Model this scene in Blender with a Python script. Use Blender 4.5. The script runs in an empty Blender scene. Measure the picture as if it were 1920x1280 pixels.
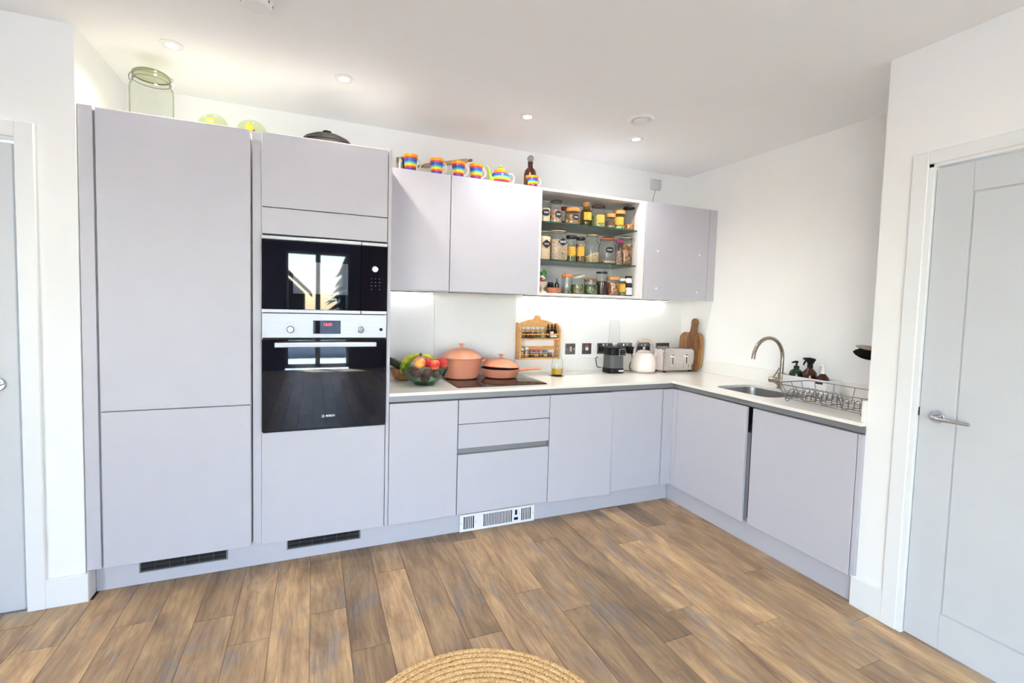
import bpy, bmesh, math, random
from mathutils import Vector, Matrix

random.seed(7)
SC = bpy.context.scene
COL = SC.collection
PI = math.pi


def S(r, g, b):
    """sRGB 0-255 to linear"""
    f = lambda c: (c / 255 / 12.92) if c / 255 <= 0.04045 else ((c / 255 + 0.055) / 1.055) ** 2.4
    return (f(r), f(g), f(b))


# ------------------------------------------------------------------ camera
cam_d = bpy.data.cameras.new('camera')
cam = bpy.data.objects.new('camera', cam_d)
COL.objects.link(cam)
yaw, pitch, roll = -0.3865, -0.0537, 0.0264
cy_, sy_, cp_, sp_ = math.cos(yaw), math.sin(yaw), math.cos(pitch), math.sin(pitch)
fwd = Vector((-sy_ * cp_, cy_ * cp_, sp_))
rgt0 = Vector((cy_, sy_, 0))
up0 = rgt0.cross(fwd)
rgt = rgt0 * math.cos(roll) + up0 * math.sin(roll)
upv = up0 * math.cos(roll) - rgt0 * math.sin(roll)
m3 = Matrix((rgt, upv, -fwd)).transposed()
cam.matrix_world = Matrix.Translation((-2.9519, -3.1604, 1.3658)) @ m3.to_4x4()
cam_d.sensor_width = 36.0
cam_d.lens = 874.377 * 36 / 1920
cam_d.shift_x = 17.23 / 1920
cam_d.shift_y = -20.49 / 1920
cam_d.clip_start = 0.02
SC.camera = cam

# ------------------------------------------------------------------ sky, sun, exposure
W = bpy.data.worlds.new('sky')
SC.world = W
W.use_nodes = True
wn = W.node_tree
wn.nodes.clear()
sky = wn.nodes.new('ShaderNodeTexSky')
sky.sky_type = 'NISHITA'
sky.sun_disc = False
sky.sun_elevation = math.radians(48)
sky.sun_rotation = math.radians(197)
sky.air_density = 1.0
sky.dust_density = 0.6
bg = wn.nodes.new('ShaderNodeBackground')
SKY_STRENGTH = 2.2
bg.inputs[1].default_value = SKY_STRENGTH
wo = wn.nodes.new('ShaderNodeOutputWorld')
wn.links.new(sky.outputs[0], bg.inputs[0])
wn.links.new(bg.outputs[0], wo.inputs[0])

sun_d = bpy.data.lights.new('sun', 'SUN')
sun_d.energy = 210.0
sun_d.angle = 0.009
sun_d.color = (0.66, 0.93, 1.20)
sun_o = bpy.data.objects.new('sun', sun_d)
COL.objects.link(sun_o)
sun_o.location = (-12, -14, 14)
sun_o.rotation_euler = Vector((0.20, 0.22, -1.0)).to_track_quat('-Z', 'Y').to_euler()

WIN = [(-5.9, -4.9, 0.02, 2.32), (-3.46, -2.28, 0.02, 2.32), (-1.48, -0.72, 0.02, 2.32)]  # middle one is the patio doors, outer two are added for daylight
SIDE = (-7.4, -5.1, 0.02, 2.32)                                  # unseen opening added in the side wall for light, y and z
X_SIDE = -6.2   # glazed openings of the rear wall
Y_REAR = -8.0
for (x0, x1, z0, z1) in WIN:        # daylight portals in the openings
    ld = bpy.data.lights.new('daylight_portal', 'AREA')
    ld.shape = 'RECTANGLE'
    ld.size = x1 - x0
    ld.size_y = z1 - z0
    ld.cycles.is_portal = True
    lo = bpy.data.objects.new('daylight_portal', ld)
    COL.objects.link(lo)
    lo.location = ((x0 + x1) / 2, Y_REAR - 0.16, (z0 + z1) / 2)
    lo.rotation_euler = (PI / 2, 0, 0)

ld = bpy.data.lights.new('daylight_portal', 'AREA')
ld.shape = 'RECTANGLE'
ld.size = SIDE[1] - SIDE[0]
ld.size_y = SIDE[3] - SIDE[2]
ld.cycles.is_portal = True
lo = bpy.data.objects.new('daylight_portal', ld)
COL.objects.link(lo)
lo.location = (X_SIDE - 0.16, (SIDE[0] + SIDE[1]) / 2, (SIDE[2] + SIDE[3]) / 2)
lo.rotation_euler = (PI / 2, 0, -PI / 2)

DOWN_W, DOWN_COL = 18.0, (1.0, 0.98, 0.95)
STRIP_W, STRIP_COL = 0.22, (1.0, 0.97, 0.93)

SC.view_settings.view_transform = 'Standard'
SC.view_settings.look = 'None'
SC.view_settings.gamma = 1.0
SC.view_settings.use_curve_mapping = False
SC.view_settings.exposure = 0.87
SC.cycles.max_bounces = 12
SC.cycles.diffuse_bounces = 7
SC.cycles.transparent_max_bounces = 24
SC.cycles.caustics_reflective = False
SC.cycles.caustics_refractive = False
SC.cycles.sample_clamp_indirect = 6.0


# ------------------------------------------------------------------ materials
class NT:
    def __init__(s, name):
        s.m = bpy.data.materials.new(name)
        s.m.use_nodes = True
        s.t = s.m.node_tree
        s.t.nodes.clear()
        s.out = s.n('ShaderNodeOutputMaterial')

    def n(s, typ, **kw):
        nd = s.t.nodes.new(typ)
        for k, v in kw.items():
            setattr(nd, k, v)
        return nd

    def l(s, a, b):
        s.t.links.new(a, b)

    def bsdf(s, col=(0.8, 0.8, 0.8), rough=0.5, metal=0.0, **kw):
        b = s.n('ShaderNodeBsdfPrincipled')
        b.inputs['Base Color'].default_value = (*col, 1)
        b.inputs['Roughness'].default_value = rough
        b.inputs['Metallic'].default_value = metal
        for k, v in kw.items():
            b.inputs[k].default_value = v
        s.l(b.outputs[0], s.out.inputs[0])
        return b

    def coords(s, scale=(1, 1, 1), gen='Object', rand=False):
        tc = s.n('ShaderNodeTexCoord')
        mp = s.n('ShaderNodeMapping')
        mp.inputs['Scale'].default_value = scale
        s.l(tc.outputs[gen], mp.inputs[0])
        if rand:
            oi = s.n('ShaderNodeObjectInfo')
            mu = s.n('ShaderNodeVectorMath', operation='SCALE')
            mu.inputs[0].default_value = (37.0, 53.0, 11.0)
            s.l(oi.outputs['Random'], mu.inputs['Scale'])
            s.l(mu.outputs[0], mp.inputs['Location'])
        return mp.outputs[0]

    def noise(s, vec, scale=5, detail=3, rough=0.55, dist=0.0):
        n = s.n('ShaderNodeTexNoise')
        n.inputs['Scale'].default_value = scale
        n.inputs['Detail'].default_value = detail
        n.inputs['Roughness'].default_value = rough
        n.inputs['Distortion'].default_value = dist
        s.l(vec, n.inputs['Vector'])
        return n.outputs['Fac']

    def ramp(s, fac, stops):
        r = s.n('ShaderNodeValToRGB')
        e = r.color_ramp.elements
        while len(e) < len(stops):
            e.new(0.5)
        for k, (p, c) in enumerate(stops):
            e[k].position = p
            e[k].color = (*c, 1)
        s.l(fac, r.inputs[0])
        return r.outputs[0]

    def mix(s, fac, a, b, mode='MIX'):
        mx = s.n('ShaderNodeMix', data_type='RGBA', blend_type=mode)
        for sock, v in ((mx.inputs[0], fac), (mx.inputs[6], a), (mx.inputs[7], b)):
            if isinstance(v, bpy.types.NodeSocket):
                s.l(v, sock)
            elif isinstance(v, tuple):
                sock.default_value = (*v, 1)
            else:
                sock.default_value = v
        return mx.outputs[2]

    def bump(s, h, b, strength=0.2, dist=0.01):
        bp = s.n('ShaderNodeBump')
        bp.inputs['Strength'].default_value = strength
        bp.inputs['Distance'].default_value = dist
        s.l(h, bp.inputs['Height'])
        s.l(bp.outputs[0], b.inputs['Normal'])


MATS = {}


def plain(name, col, rough=0.5, metal=0.0, nscale=30, var=0.03, bump=0.0, **kw):
    """a painted / plastic / metal surface with a faint procedural unevenness"""
    if name in MATS:
        return MATS[name]
    t = NT(name)
    b = t.bsdf(col, rough, metal, **kw)
    v = t.coords()
    f = t.noise(v, nscale, 3)
    c = t.ramp(f, [(0.3, tuple(x * (1 - var) for x in col)), (0.7, tuple(min(1, x * (1 + var)) for x in col))])
    t.l(c, b.inputs['Base Color'])
    if bump:
        t.bump(f, b, bump, 0.002)
    MATS[name] = t.m
    return t.m


def brushed(name, col, rough=0.3, scale=(4, 4, 400), metal=1.0):
    if name in MATS:
        return MATS[name]
    t = NT(name)
    b = t.bsdf(col, rough, metal)
    v = t.coords(scale)
    f = t.noise(v, 3, 3)
    t.l(t.ramp(f, [(0.3, tuple(x * 0.9 for x in col)), (0.7, tuple(min(1, x * 1.06) for x in col))]), b.inputs['Base Color'])
    t.l(t.ramp(f, [(0.2, (rough * 0.8,) * 3), (0.8, (rough * 1.25,) * 3)]), b.inputs['Roughness'])
    MATS[name] = t.m
    return t.m


def thin_glass(name, tint=(0.96, 0.98, 0.97), refl=1.0, edge=(0.30, 0.35, 0.33), rough=0.02):
    """a thin pane or jar wall: tinted see-through, darker where seen edge-on, with sharp reflections"""
    if name in MATS:
        return MATS[name]
    t = NT(name)
    tr = t.n('ShaderNodeBsdfTransparent')
    gl = t.n('ShaderNodeBsdfGlossy')
    gl.inputs['Roughness'].default_value = rough
    lw = t.n('ShaderNodeLayerWeight')
    lw.inputs[0].default_value = 0.5
    c = t.ramp(lw.outputs['Facing'], [(0.0, tint), (0.58, tint), (0.93, edge)])
    pw = t.n('ShaderNodeMath', operation='POWER')
    pw.inputs[1].default_value = 5.0
    t.l(lw.outputs['Facing'], pw.inputs[0])
    fr = t.n('ShaderNodeMath', operation='MULTIPLY_ADD')      # Schlick: the same from both sides of the wall
    fr.inputs[1].default_value = 0.9
    fr.inputs[2].default_value = 0.042
    t.l(pw.outputs[0], fr.inputs[0])
    t.l(c, tr.inputs[0])
    mu = t.n('ShaderNodeMath', operation='MULTIPLY')
    mu.inputs[1].default_value = refl
    mu.use_clamp = True
    t.l(fr.outputs[0], mu.inputs[0])
    mx = t.n('ShaderNodeMixShader')
    t.l(mu.outputs[0], mx.inputs[0])
    t.l(tr.outputs[0], mx.inputs[1])
    t.l(gl.outputs[0], mx.inputs[2])
    t.l(mx.outputs[0], t.out.inputs[0])
    MATS[name] = t.m
    return t.m


def glow(name, col, strength):
    if name in MATS:
        return MATS[name]
    t = NT(name)
    e = t.n('ShaderNodeEmission')
    e.inputs[0].default_value = (*col, 1)
    e.inputs[1].default_value = strength
    t.l(e.outputs[0], t.out.inputs[0])
    MATS[name] = t.m
    return t.m


def wood(name, light, dark, scale=(30, 3, 30), rough=0.45, rand=False, detail=5):
    if name in MATS:
        return MATS[name]
    t = NT(name)
    b = t.bsdf(light, rough)
    v = t.coords(scale, rand=rand)
    f = t.noise(v, 1.6, detail, 0.62, 1.2)
    c = t.ramp(f, [(0.30, dark), (0.52, tuple((a + 2 * q) / 3 for a, q in zip(dark, light))), (0.72, light)])
    t.l(c, b.inputs['Base Color'])
    t.bump(f, b, 0.12, 0.002)
    MATS[name] = t.m
    return t.m


def grains(name, cols, scale=120, rough=0.6, bump=0.6):
    """nuts, seeds, dried herbs: cells of mixed colours"""
    if name in MATS:
        return MATS[name]
    t = NT(name)
    b = t.bsdf(cols[0], rough)
    v = t.coords()
    vo = t.n('ShaderNodeTexVoronoi')
    vo.inputs['Scale'].default_value = scale
    t.l(v, vo.inputs['Vector'])
    sep = t.n('ShaderNodeSeparateColor')
    t.l(vo.outputs['Color'], sep.inputs[0])
    c = t.ramp(sep.outputs[0], [(i / max(1, len(cols) - 1), q) for i, q in enumerate(cols)])
    shade = t.ramp(vo.outputs['Distance'], [(0.0, (1, 1, 1)), (0.35, (0.95, 0.94, 0.93)), (0.75, (0.32, 0.28, 0.26))])  # shade between the pieces, painted into the colour
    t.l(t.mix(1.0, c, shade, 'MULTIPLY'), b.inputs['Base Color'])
    inv = t.n('ShaderNodeMath', operation='SUBTRACT')
    inv.inputs[0].default_value = 1.0
    t.l(vo.outputs['Distance'], inv.inputs[1])
    t.bump(inv.outputs[0], b, bump, 0.004)
    MATS[name] = t.m
    return t.m


M_WALL = plain('white_wall_paint', S(240, 241, 242), 0.85, nscale=3, var=0.012)
M_CEIL = plain('white_ceiling_paint', S(246, 247, 249), 0.9, nscale=2, var=0.01)
M_TRIM = plain('white_gloss_trim', S(232, 234, 236), 0.4, nscale=5, var=0.012)
M_DOORP = plain('white_satin_door_paint', S(203, 206, 211), 0.42, nscale=6, var=0.015)
M_CAB = plain('light_grey_cabinet_laminate', S(189, 188, 197), 0.42, nscale=8, var=0.012)
M_CABEDGE = plain('white_melamine', S(232, 232, 234), 0.45, nscale=8, var=0.01)
M_CARC = plain('grey_carcass_board', S(150, 150, 156), 0.6, nscale=8, var=0.02)
M_DARKGAP = plain('dark_cavity', S(26, 26, 30), 0.7)  # near-black colour standing in for shade inside gaps and slots
M_WORK = plain('white_quartz', S(240, 236, 228), 0.16, nscale=60, var=0.015)
M_UPST = plain('white_quartz_upstand', S(236, 235, 232), 0.3, nscale=60, var=0.012)
M_ALU = brushed('brushed_aluminium', S(138, 139, 143), 0.45, (3, 400, 400), 0.4)
M_STEEL = brushed('brushed_stainless_steel', S(158, 158, 162), 0.38, (3, 300, 300))
M_SINK = brushed('satin_sink_steel', S(178, 176, 174), 0.34, (200, 200, 200))
M_TAP = brushed('brushed_nickel', S(168, 158, 148), 0.28, (60, 60, 200))
M_CHROME = plain('chrome', S(205, 208, 214), 0.12, 1.0, var=0.01)
M_WIRE = plain('satin_steel_wire', S(140, 140, 143), 0.32, 1.0, var=0.04)
M_BLKGLASS = plain('black_appliance_glass', (0.003, 0.003, 0.006), 0.02, var=0.0, IOR=1.46)
M_BLKGLASS2 = plain('black_control_glass', (0.004, 0.003, 0.006), 0.03, var=0.0, IOR=1.4)
M_WINGLASS = plain('smoked_window_glass', (0.085, 0.09, 0.115), 0.03, var=0.0, IOR=1.6)
M_HOB = plain('black_ceramic_hob_glass', (0.006, 0.005, 0.006), 0.05, var=0.0)
M_BLACK = plain('black_plastic', S(18, 18, 22), 0.42, var=0.05, **{'Specular IOR Level': 0.22})
M_DKGREY = plain('dark_grey_plastic', S(88, 90, 92), 0.4, var=0.04, **{'Specular IOR Level': 0.3})
M_WHITE = plain('white_plastic', S(236, 236, 238), 0.35, var=0.01)
M_PAINTWHITE = plain('white_print', S(235, 238, 245), 0.5, var=0.0)
M_PEACHPAN = plain('terracotta_pink_enamel', S(214, 140, 112), 0.42, nscale=20, var=0.03)
M_PEACHLID = plain('terracotta_pink_lid', S(218, 146, 112), 0.36, nscale=20, var=0.03)
M_PANIN = plain('dark_nonstick', S(74, 66, 68), 0.4)
M_OAK = wood('honey_oak', S(226, 176, 112), S(186, 130, 68), (12, 12, 60), 0.42)
M_BOARD = wood('acacia_board', S(178, 134, 88), S(104, 66, 38), (20, 46, 5), 0.5)
M_BOARD2 = wood('walnut_board', S(146, 98, 58), S(78, 46, 26), (20, 60, 6), 0.5)
M_BOWLWOOD = wood('turned_olive_wood', S(178, 122, 70), S(110, 66, 34), (30, 30, 9), 0.42)
M_CORK = wood('cork', S(208, 164, 110), S(170, 120, 72), (60, 60, 60), 0.8)
M_PINW = wood('pale_beech', S(196, 170, 140), S(160, 132, 104), (6, 60, 60), 0.55)
M_GLASS = thin_glass('clear_glass')
M_GLASSGREEN = thin_glass('green_glass', S(220, 240, 231), 1.0, S(78, 134, 114))
M_GLASSBIG = thin_glass('pale_green_jar_glass', S(250, 251, 246), 0.9, S(196, 200, 170))
M_SHELFGLASS = thin_glass('shelf_glass', S(206, 220, 214), 0.9, S(84, 116, 106))
M_SHELFEDGE = plain('green_glass_edge', S(40, 78, 66), 0.15, var=0.05)
M_PANE = thin_glass('window_pane_glass', (0.97, 0.98, 0.98), 0.7, (0.8, 0.85, 0.85))
M_PLATE = thin_glass('pale_green_plate_glass', S(238, 243, 222), 0.8, S(186, 206, 160), 0.08)
M_AMBER = plain('amber_glass', S(62, 24, 10), 0.08, var=0.05)
M_AMBERD = plain('dark_amber_glass', S(36, 18, 16), 0.1, var=0.05)
M_DKGREENGL = plain('dark_green_bottle_glass', S(26, 44, 26), 0.08, var=0.05)
M_YLABEL = plain('yellow_paper_label', S(214, 164, 58), 0.7, nscale=60, var=0.06)
M_BLABEL = plain('black_chalk_label', S(24, 22, 34), 0.6, var=0.05)
M_WLABEL = plain('white_paper_label', S(232, 228, 224), 0.7, var=0.03)
M_RED = plain('dark_red_rubber', S(120, 36, 36), 0.5)
M_ORANGE = plain('orange_rubber', S(222, 112, 44), 0.5)
M_OIL = plain('olive_oil', S(176, 140, 20), 0.08, var=0.03)


def floor_material():
    t = NT('oak_plank')
    b = t.bsdf(S(170, 138, 108), 0.42)
    v = t.coords((1, 1, 1), rand=True)
    def sc(v3):
        mp = t.n('ShaderNodeMapping')
        mp.inputs['Scale'].default_value = v3
        t.l(v, mp.inputs[0])
        return mp.outputs[0]
    grain = t.noise(sc((170, 9.0, 170)), 1.0, 4, 0.6, 0.4)
    fig = t.noise(sc((8.5, 2.2, 8.5)), 1.0, 6, 0.6, 0.9)
    grey = t.noise(sc((9, 4.6, 9)), 1.0, 4, 0.6, 0.7)
    wv = t.n('ShaderNodeTexWave', wave_type='BANDS', bands_direction='X')
    wv.inputs['Scale'].default_value = 8.0
    wv.inputs['Distortion'].default_value = 16.0
    wv.inputs['Detail'].default_value = 3.0
    wv.inputs['Detail Scale'].default_value = 1.0
    t.l(sc((1.0, 0.22, 1.0)), wv.inputs['Vector'])
    base = t.ramp(fig, [(0.28, S(128, 104, 82)), (0.43, S(162, 132, 100)), (0.57, S(188, 155, 116)), (0.72, S(214, 180, 136))])
    gm = t.ramp(grey, [(0.55, (0, 0, 0)), (0.70, (0.75, 0.75, 0.75))])
    base = t.mix(gm, base, S(152, 140, 132))
    fine = t.ramp(grain, [(0.30, (0.76, 0.73, 0.71)), (0.52, (1, 1, 1)), (0.8, (1.10, 1.09, 1.07))])
    c = t.mix(1.0, base, fine, 'MULTIPLY')
    cath = t.ramp(wv.outputs['Fac'], [(0.0, (0.72, 0.69, 0.67)), (0.4, (1, 1, 1)), (1.0, (1.05, 1.04, 1.04))])
    c = t.mix(0.45, c, cath, 'MULTIPLY')
    # knots
    vo = t.n('ShaderNodeTexVoronoi')
    vo.inputs['Scale'].default_value = 1.0
    mp4 = t.n('ShaderNodeMapping')
    mp4.inputs['Scale'].default_value = (5.0, 2.4, 1)
    t.l(v, mp4.inputs[0])
    t.l(mp4.outputs[0], vo.inputs['Vector'])
    kn = t.ramp(vo.outputs['Distance'], [(0.0, (0.5, 0.44, 0.42)), (0.07, (0.62, 0.58, 0.56)), (0.2, (1, 1, 1))])
    c = t.mix(0.55, c, kn, 'MULTIPLY')
    oi = t.n('ShaderNodeObjectInfo')
    tone = t.ramp(oi.outputs['Random'], [(0.0, (0.62, 0.62, 0.63)), (0.35, (0.83, 0.83, 0.84)), (0.65, (0.95, 0.945, 0.94)), (1.0, (1.20, 1.18, 1.12))])
    c = t.mix(1.0, c, tone, 'MULTIPLY')
    t.l(c, b.inputs['Base Color'])
    t.bump(grain, b, 0.08, 0.002)
    return t.m


M_FLOOR = floor_material()
M_GROUT = plain('dark_floor_joint', S(84, 66, 52), 0.8)


# ------------------------------------------------------------------ mesh helpers
def bm_new():
    return bmesh.new()


def add_box(bm, x0, x1, y0, y1, z0, z1, bevel=0.0, seg=1):
    vs = [bm.verts.new((x, y, z)) for x in (x0, x1) for y in (y0, y1) for z in (z0, z1)]
    q = [(0, 1, 3, 2), (4, 6, 7, 5), (0, 4, 5, 1), (2, 3, 7, 6), (0, 2, 6, 4), (1, 5, 7, 3)]
    fs = [bm.faces.new([vs[i] for i in f]) for f in q]
    if bevel > 0:
        es = list({e for f in fs for e in f.edges})
        bmesh.ops.bevel(bm, geom=es, offset=bevel, segments=seg, profile=0.5, affect='EDGES')
    return bm


def add_lathe(bm, prof, segs=28, c=(0, 0, 0), sx=1.0, sy=1.0, power=2.0, mat=None, ang0=0.0, ang1=2 * PI):
    """turn the profile [(r,z)...]; power>2 gives rounded-square cross-sections"""
    full = abs(ang1 - ang0 - 2 * PI) < 1e-6
    n = segs if full else segs + 1
    rings = []
    for (r, z) in prof:
        if r < 1e-6:
            p = Vector((c[0], c[1], c[2] + z))
            rings.append([bm.verts.new(mat @ p if mat else p)])
            continue
        ring = []
        for k in range(n):
            a = ang0 + (ang1 - ang0) * k / segs
            ca, sa = math.cos(a), math.sin(a)
            rr = r / ((abs(ca) ** power + abs(sa) ** power) ** (1 / power))
            p = Vector((c[0] + rr * ca * sx, c[1] + rr * sa * sy, c[2] + z))
            ring.append(bm.verts.new(mat @ p if mat else p))
        rings.append(ring)
    for a, b in zip(rings[:-1], rings[1:]):
        m = n if full else n - 1
        for k in range(m):
            k2 = (k + 1) % n
            if len(a) == 1 and len(b) == 1:
                continue
            if len(a) == 1:
                bm.faces.new((a[0], b[k2], b[k]))
            elif len(b) == 1:
                bm.faces.new((a[k], a[k2], b[0]))
            else:
                bm.faces.new((a[k], a[k2], b[k2], b[k]))
    return bm


def add_tube(bm, pts, r, segs=8, closed=False, cap=True):
    pts = [Vector(p) for p in pts]
    n = len(pts)
    rad = r if isinstance(r, (list, tuple)) else [r] * n
    rings = []
    t0 = (pts[1] - pts[0]).normalized()
    ref = Vector((0, 0, 1)) if abs(t0.z) < 0.9 else Vector((1, 0, 0))
    u = t0.cross(ref).normalized()
    for i, p in enumerate(pts):
        if closed:
            t = (pts[(i + 1) % n] - pts[i - 1]).normalized()
        else:
            t = (pts[min(i + 1, n - 1)] - pts[max(i - 1, 0)]).normalized()
        u = (u - t * u.dot(t))
        u = u.normalized() if u.length > 1e-8 else t.orthogonal().normalized()
        v = t.cross(u)
        rings.append([bm.verts.new(p + (u * math.cos(2 * PI * k / segs) + v * math.sin(2 * PI * k / segs)) * rad[i]) for k in range(segs)])
    pairs = list(zip(rings[:-1], rings[1:]))
    if closed:
        pairs.append((rings[-1], rings[0]))
    for a, b in pairs:
        for k in range(segs):
            k2 = (k + 1) % segs
            bm.faces.new((a[k], a[k2], b[k2], b[k]))
    if cap and not closed:
        bm.faces.new(rings[0][::-1])
        bm.faces.new(rings[-1])
    return bm


def add_prism(bm, outline, axis, a, b, bevel=0.0):
    """extrude a 2-D outline along axis from a to b (outline in the other two axes, in order)"""
    def P(q, t):
        if axis == 'x':
            return (t, q[0], q[1])
        if axis == 'y':
            return (q[0], t, q[1])
        return (q[0], q[1], t)
    A = [bm.verts.new(P(q, a)) for q in outline]
    B = [bm.verts.new(P(q, b)) for q in outline]
    n = len(outline)
    fs = [bm.faces.new(A[::-1]), bm.faces.new(B)]
    for k in range(n):
        fs.append(bm.faces.new((A[k], A[(k + 1) % n], B[(k + 1) % n], B[k])))
    bmesh.ops.recalc_face_normals(bm, faces=fs)
    if bevel > 0:
        es = list({e for f in fs[:2] for e in f.edges})
        bmesh.ops.bevel(bm, geom=es, offset=bevel, segments=2, profile=0.6, affect='EDGES')
    return bm


def add_ball(bm, c, r, sx=1, sy=1, sz=1, seg=16, rings=10):
    m = Matrix.Translation(c) @ Matrix.Diagonal((sx * r, sy * r, sz * r, 1))
    bmesh.ops.create_uvsphere(bm, u_segments=seg, v_segments=rings, radius=1, matrix=m)
    return bm


def rrect(x0, x1, y0, y1, r, n=5):
    pts = []
    for (cx, cy, a0) in ((x1 - r, y1 - r, 0), (x0 + r, y1 - r, 90), (x0 + r, y0 + r, 180), (x1 - r, y0 + r, 270)):
        for k in range(n + 1):
            a = math.radians(a0 + 90 * k / n)
            pts.append((cx + r * math.cos(a), cy + r * math.sin(a)))
    return pts


def obj(name, bm, mat, parent=None, loc=None, smooth=35):
    me = bpy.data.meshes.new(name)
    bmesh.ops.recalc_face_normals(bm, faces=bm.faces[:])
    bm.to_mesh(me)
    bm.free()
    if smooth:
        for p in me.polygons:
            p.use_smooth = True
        me.set_sharp_from_angle(angle=math.radians(smooth))
    for m in (mat if isinstance(mat, (list, tuple)) else [mat]):
        me.materials.append(m)
    o = bpy.data.objects.new(name, me)
    COL.objects.link(o)
    if parent is not None:
        o.parent = parent
    if loc is not None:
        o.location = loc
    return o


def tag(o, label, cat=None, group=None, kind=None):
    if label:
        o['label'] = label
    if cat:
        o['category'] = cat
    if group:
        o['group'] = group
    if kind:
        o['kind'] = kind
    return o


def thing(name, label, cat, loc=(0, 0, 0), rotz=0.0, group=None):
    o = bpy.data.objects.new(name, None)
    o.empty_display_size = 0.05
    COL.objects.link(o)
    o.location = loc
    o.rotation_euler = (0, 0, rotz)
    return tag(o, label, cat, group)


def WP(name, bm, mat, root, smooth=35, parent=None):
    """part drawn in world coordinates of an unrotated thing"""
    bmesh.ops.translate(bm, verts=bm.verts[:], vec=-Vector(root.location))
    return obj(name, bm, mat, parent or root, smooth=smooth)


def box_part(name, root, mat, x0, x1, y0, y1, z0, z1, bevel=0.0015, parent=None, label=None):
    o = WP(name, add_box(bm_new(), x0, x1, y0, y1, z0, z1, bevel), mat, root, parent=parent)
    if label:
        o['label'] = label
    return o


def struct(name, bm, mat, label=None, cat=None, parent=None):
    o = obj(name, bm, mat, parent, smooth=35)
    o['kind'] = 'structure'
    if parent is None:
        if label:
            o['label'] = label
        if cat:
            o['category'] = cat
    return o


def text_part(name, s, size, mat, parent, loc, rot=(PI / 2, 0, 0), depth=0.0004, bold=0.0, align='CENTER'):
    cu = bpy.data.curves.new(name, 'FONT')
    cu.body = s
    cu.size = size
    cu.extrude = depth
    cu.offset = bold
    cu.align_x = align
    cu.align_y = 'CENTER'
    tmp = bpy.data.objects.new(name + '_src', cu)
    COL.objects.link(tmp)
    bpy.context.view_layer.update()
    me = bpy.data.meshes.new_from_object(tmp.evaluated_get(bpy.context.evaluated_depsgraph_get()))
    bpy.data.objects.remove(tmp)
    me.name = name
    me.materials.clear()
    me.materials.append(mat)
    me.transform(Matrix.Translation(loc) @ (Matrix.Rotation(rot[2], 4, 'Z') @ Matrix.Rotation(rot[1], 4, 'Y') @ Matrix.Rotation(rot[0], 4, 'X')))
    o = bpy.data.objects.new(name, me)
    COL.objects.link(o)
    o.parent = parent
    return o


# ------------------------------------------------------------------ key dimensions (metres)
ZC = 2.492                      # ceiling
F = -0.597                      # fronts of the tall and base units on the long wall
G = -0.6005                     # fronts of the sink run
U = -0.341                      # fronts of the wall units
XL, XLW = -3.888, -6.2          # alcove side, room side
XR, YR = -0.585, -1.825         # corner of the door wall beside the sink run
YP = -0.6045                    # door wall beside the fridge
ZW = 0.870                      # worktop top
T = 0.12

# ------------------------------------------------------------------ the setting
fl = struct('floor', add_box(bm_new(), XLW, 0.0, Y_REAR, -0.02, -0.05, -0.0035), M_GROUT, 'light oak plank floor running towards the camera', 'floor')
PW, PLN = 0.1504, 1.22
X0P = -0.855
known = {4: -1.564, 2: -1.765, 5: -1.712, 7: -1.398, 1: -2.087, 14: -1.04, 17: -0.93, 16: -1.133, 13: -1.328, 12: -0.82, 10: -1.418, 8: -1.208,
         3: -0.98, 6: -0.80, 9: -1.86, 11: -1.62, 15: -1.62, 18: -1.45, 0: -1.45, 19: -0.86, 20: -1.2, -1: -1.9}
plank_cache = {}
for k in range(-2, 36):
    xa, xb = X0P - PW * k, X0P - PW * (k - 1)          # column k lies between its seam and the previous one
    if xa < XLW - 0.01:
        continue
    j0 = known.get(k, -0.55 - random.random() * PLN)
    y = j0
    while y < -0.5:
        y += PLN
    ytop_lim = -0.53 if xa > XL else YP + 0.001
    xlim = -0.56 if y > -99 else 0
    while y > Y_REAR:
        ya, yb = max(y - PLN, Y_REAR), min(y, ytop_lim)
        y -= PLN
        x_hi = xb
        if yb - ya < 0.04 or xa > -0.555:
            continue
        x_hi = min(xb, -0.552)
        key = (round(x_hi - xa, 4), round(yb - ya, 4))
        if key not in plank_cache:
            bm = add_box(bm_new(), -key[0] / 2 + 0.0006, key[0] / 2 - 0.0006, -key[1] / 2 + 0.0008, key[1] / 2 - 0.0008, -0.012, 0.0, 0.0011)
            me = bpy.data.meshes.new('plank')
            bm.to_mesh(me)
            bm.free()
            me.materials.append(M_FLOOR)
            plank_cache[key] = me
        o = bpy.data.objects.new('plank', plank_cache[key])
        COL.objects.link(o)
        o.parent = fl
        o.location = ((xa + x_hi) / 2, (ya + yb) / 2, 0)

struct('ceiling', add_box(bm_new(), XLW - T, T, Y_REAR - T, T, ZC, ZC + 0.1), M_CEIL, 'white flat ceiling with recessed spotlights', 'ceiling')
struct('wall_back', add_box(bm_new(), XL - T, T, 0.0, T, -0.05, ZC), M_WALL, 'white wall behind the long run of units', 'wall')
struct('wall_right', add_box(bm_new(), 0.0, T, YR - T, 0.0, -0.05, ZC), M_WALL, 'white wall behind the sink and tap', 'wall')
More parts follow.
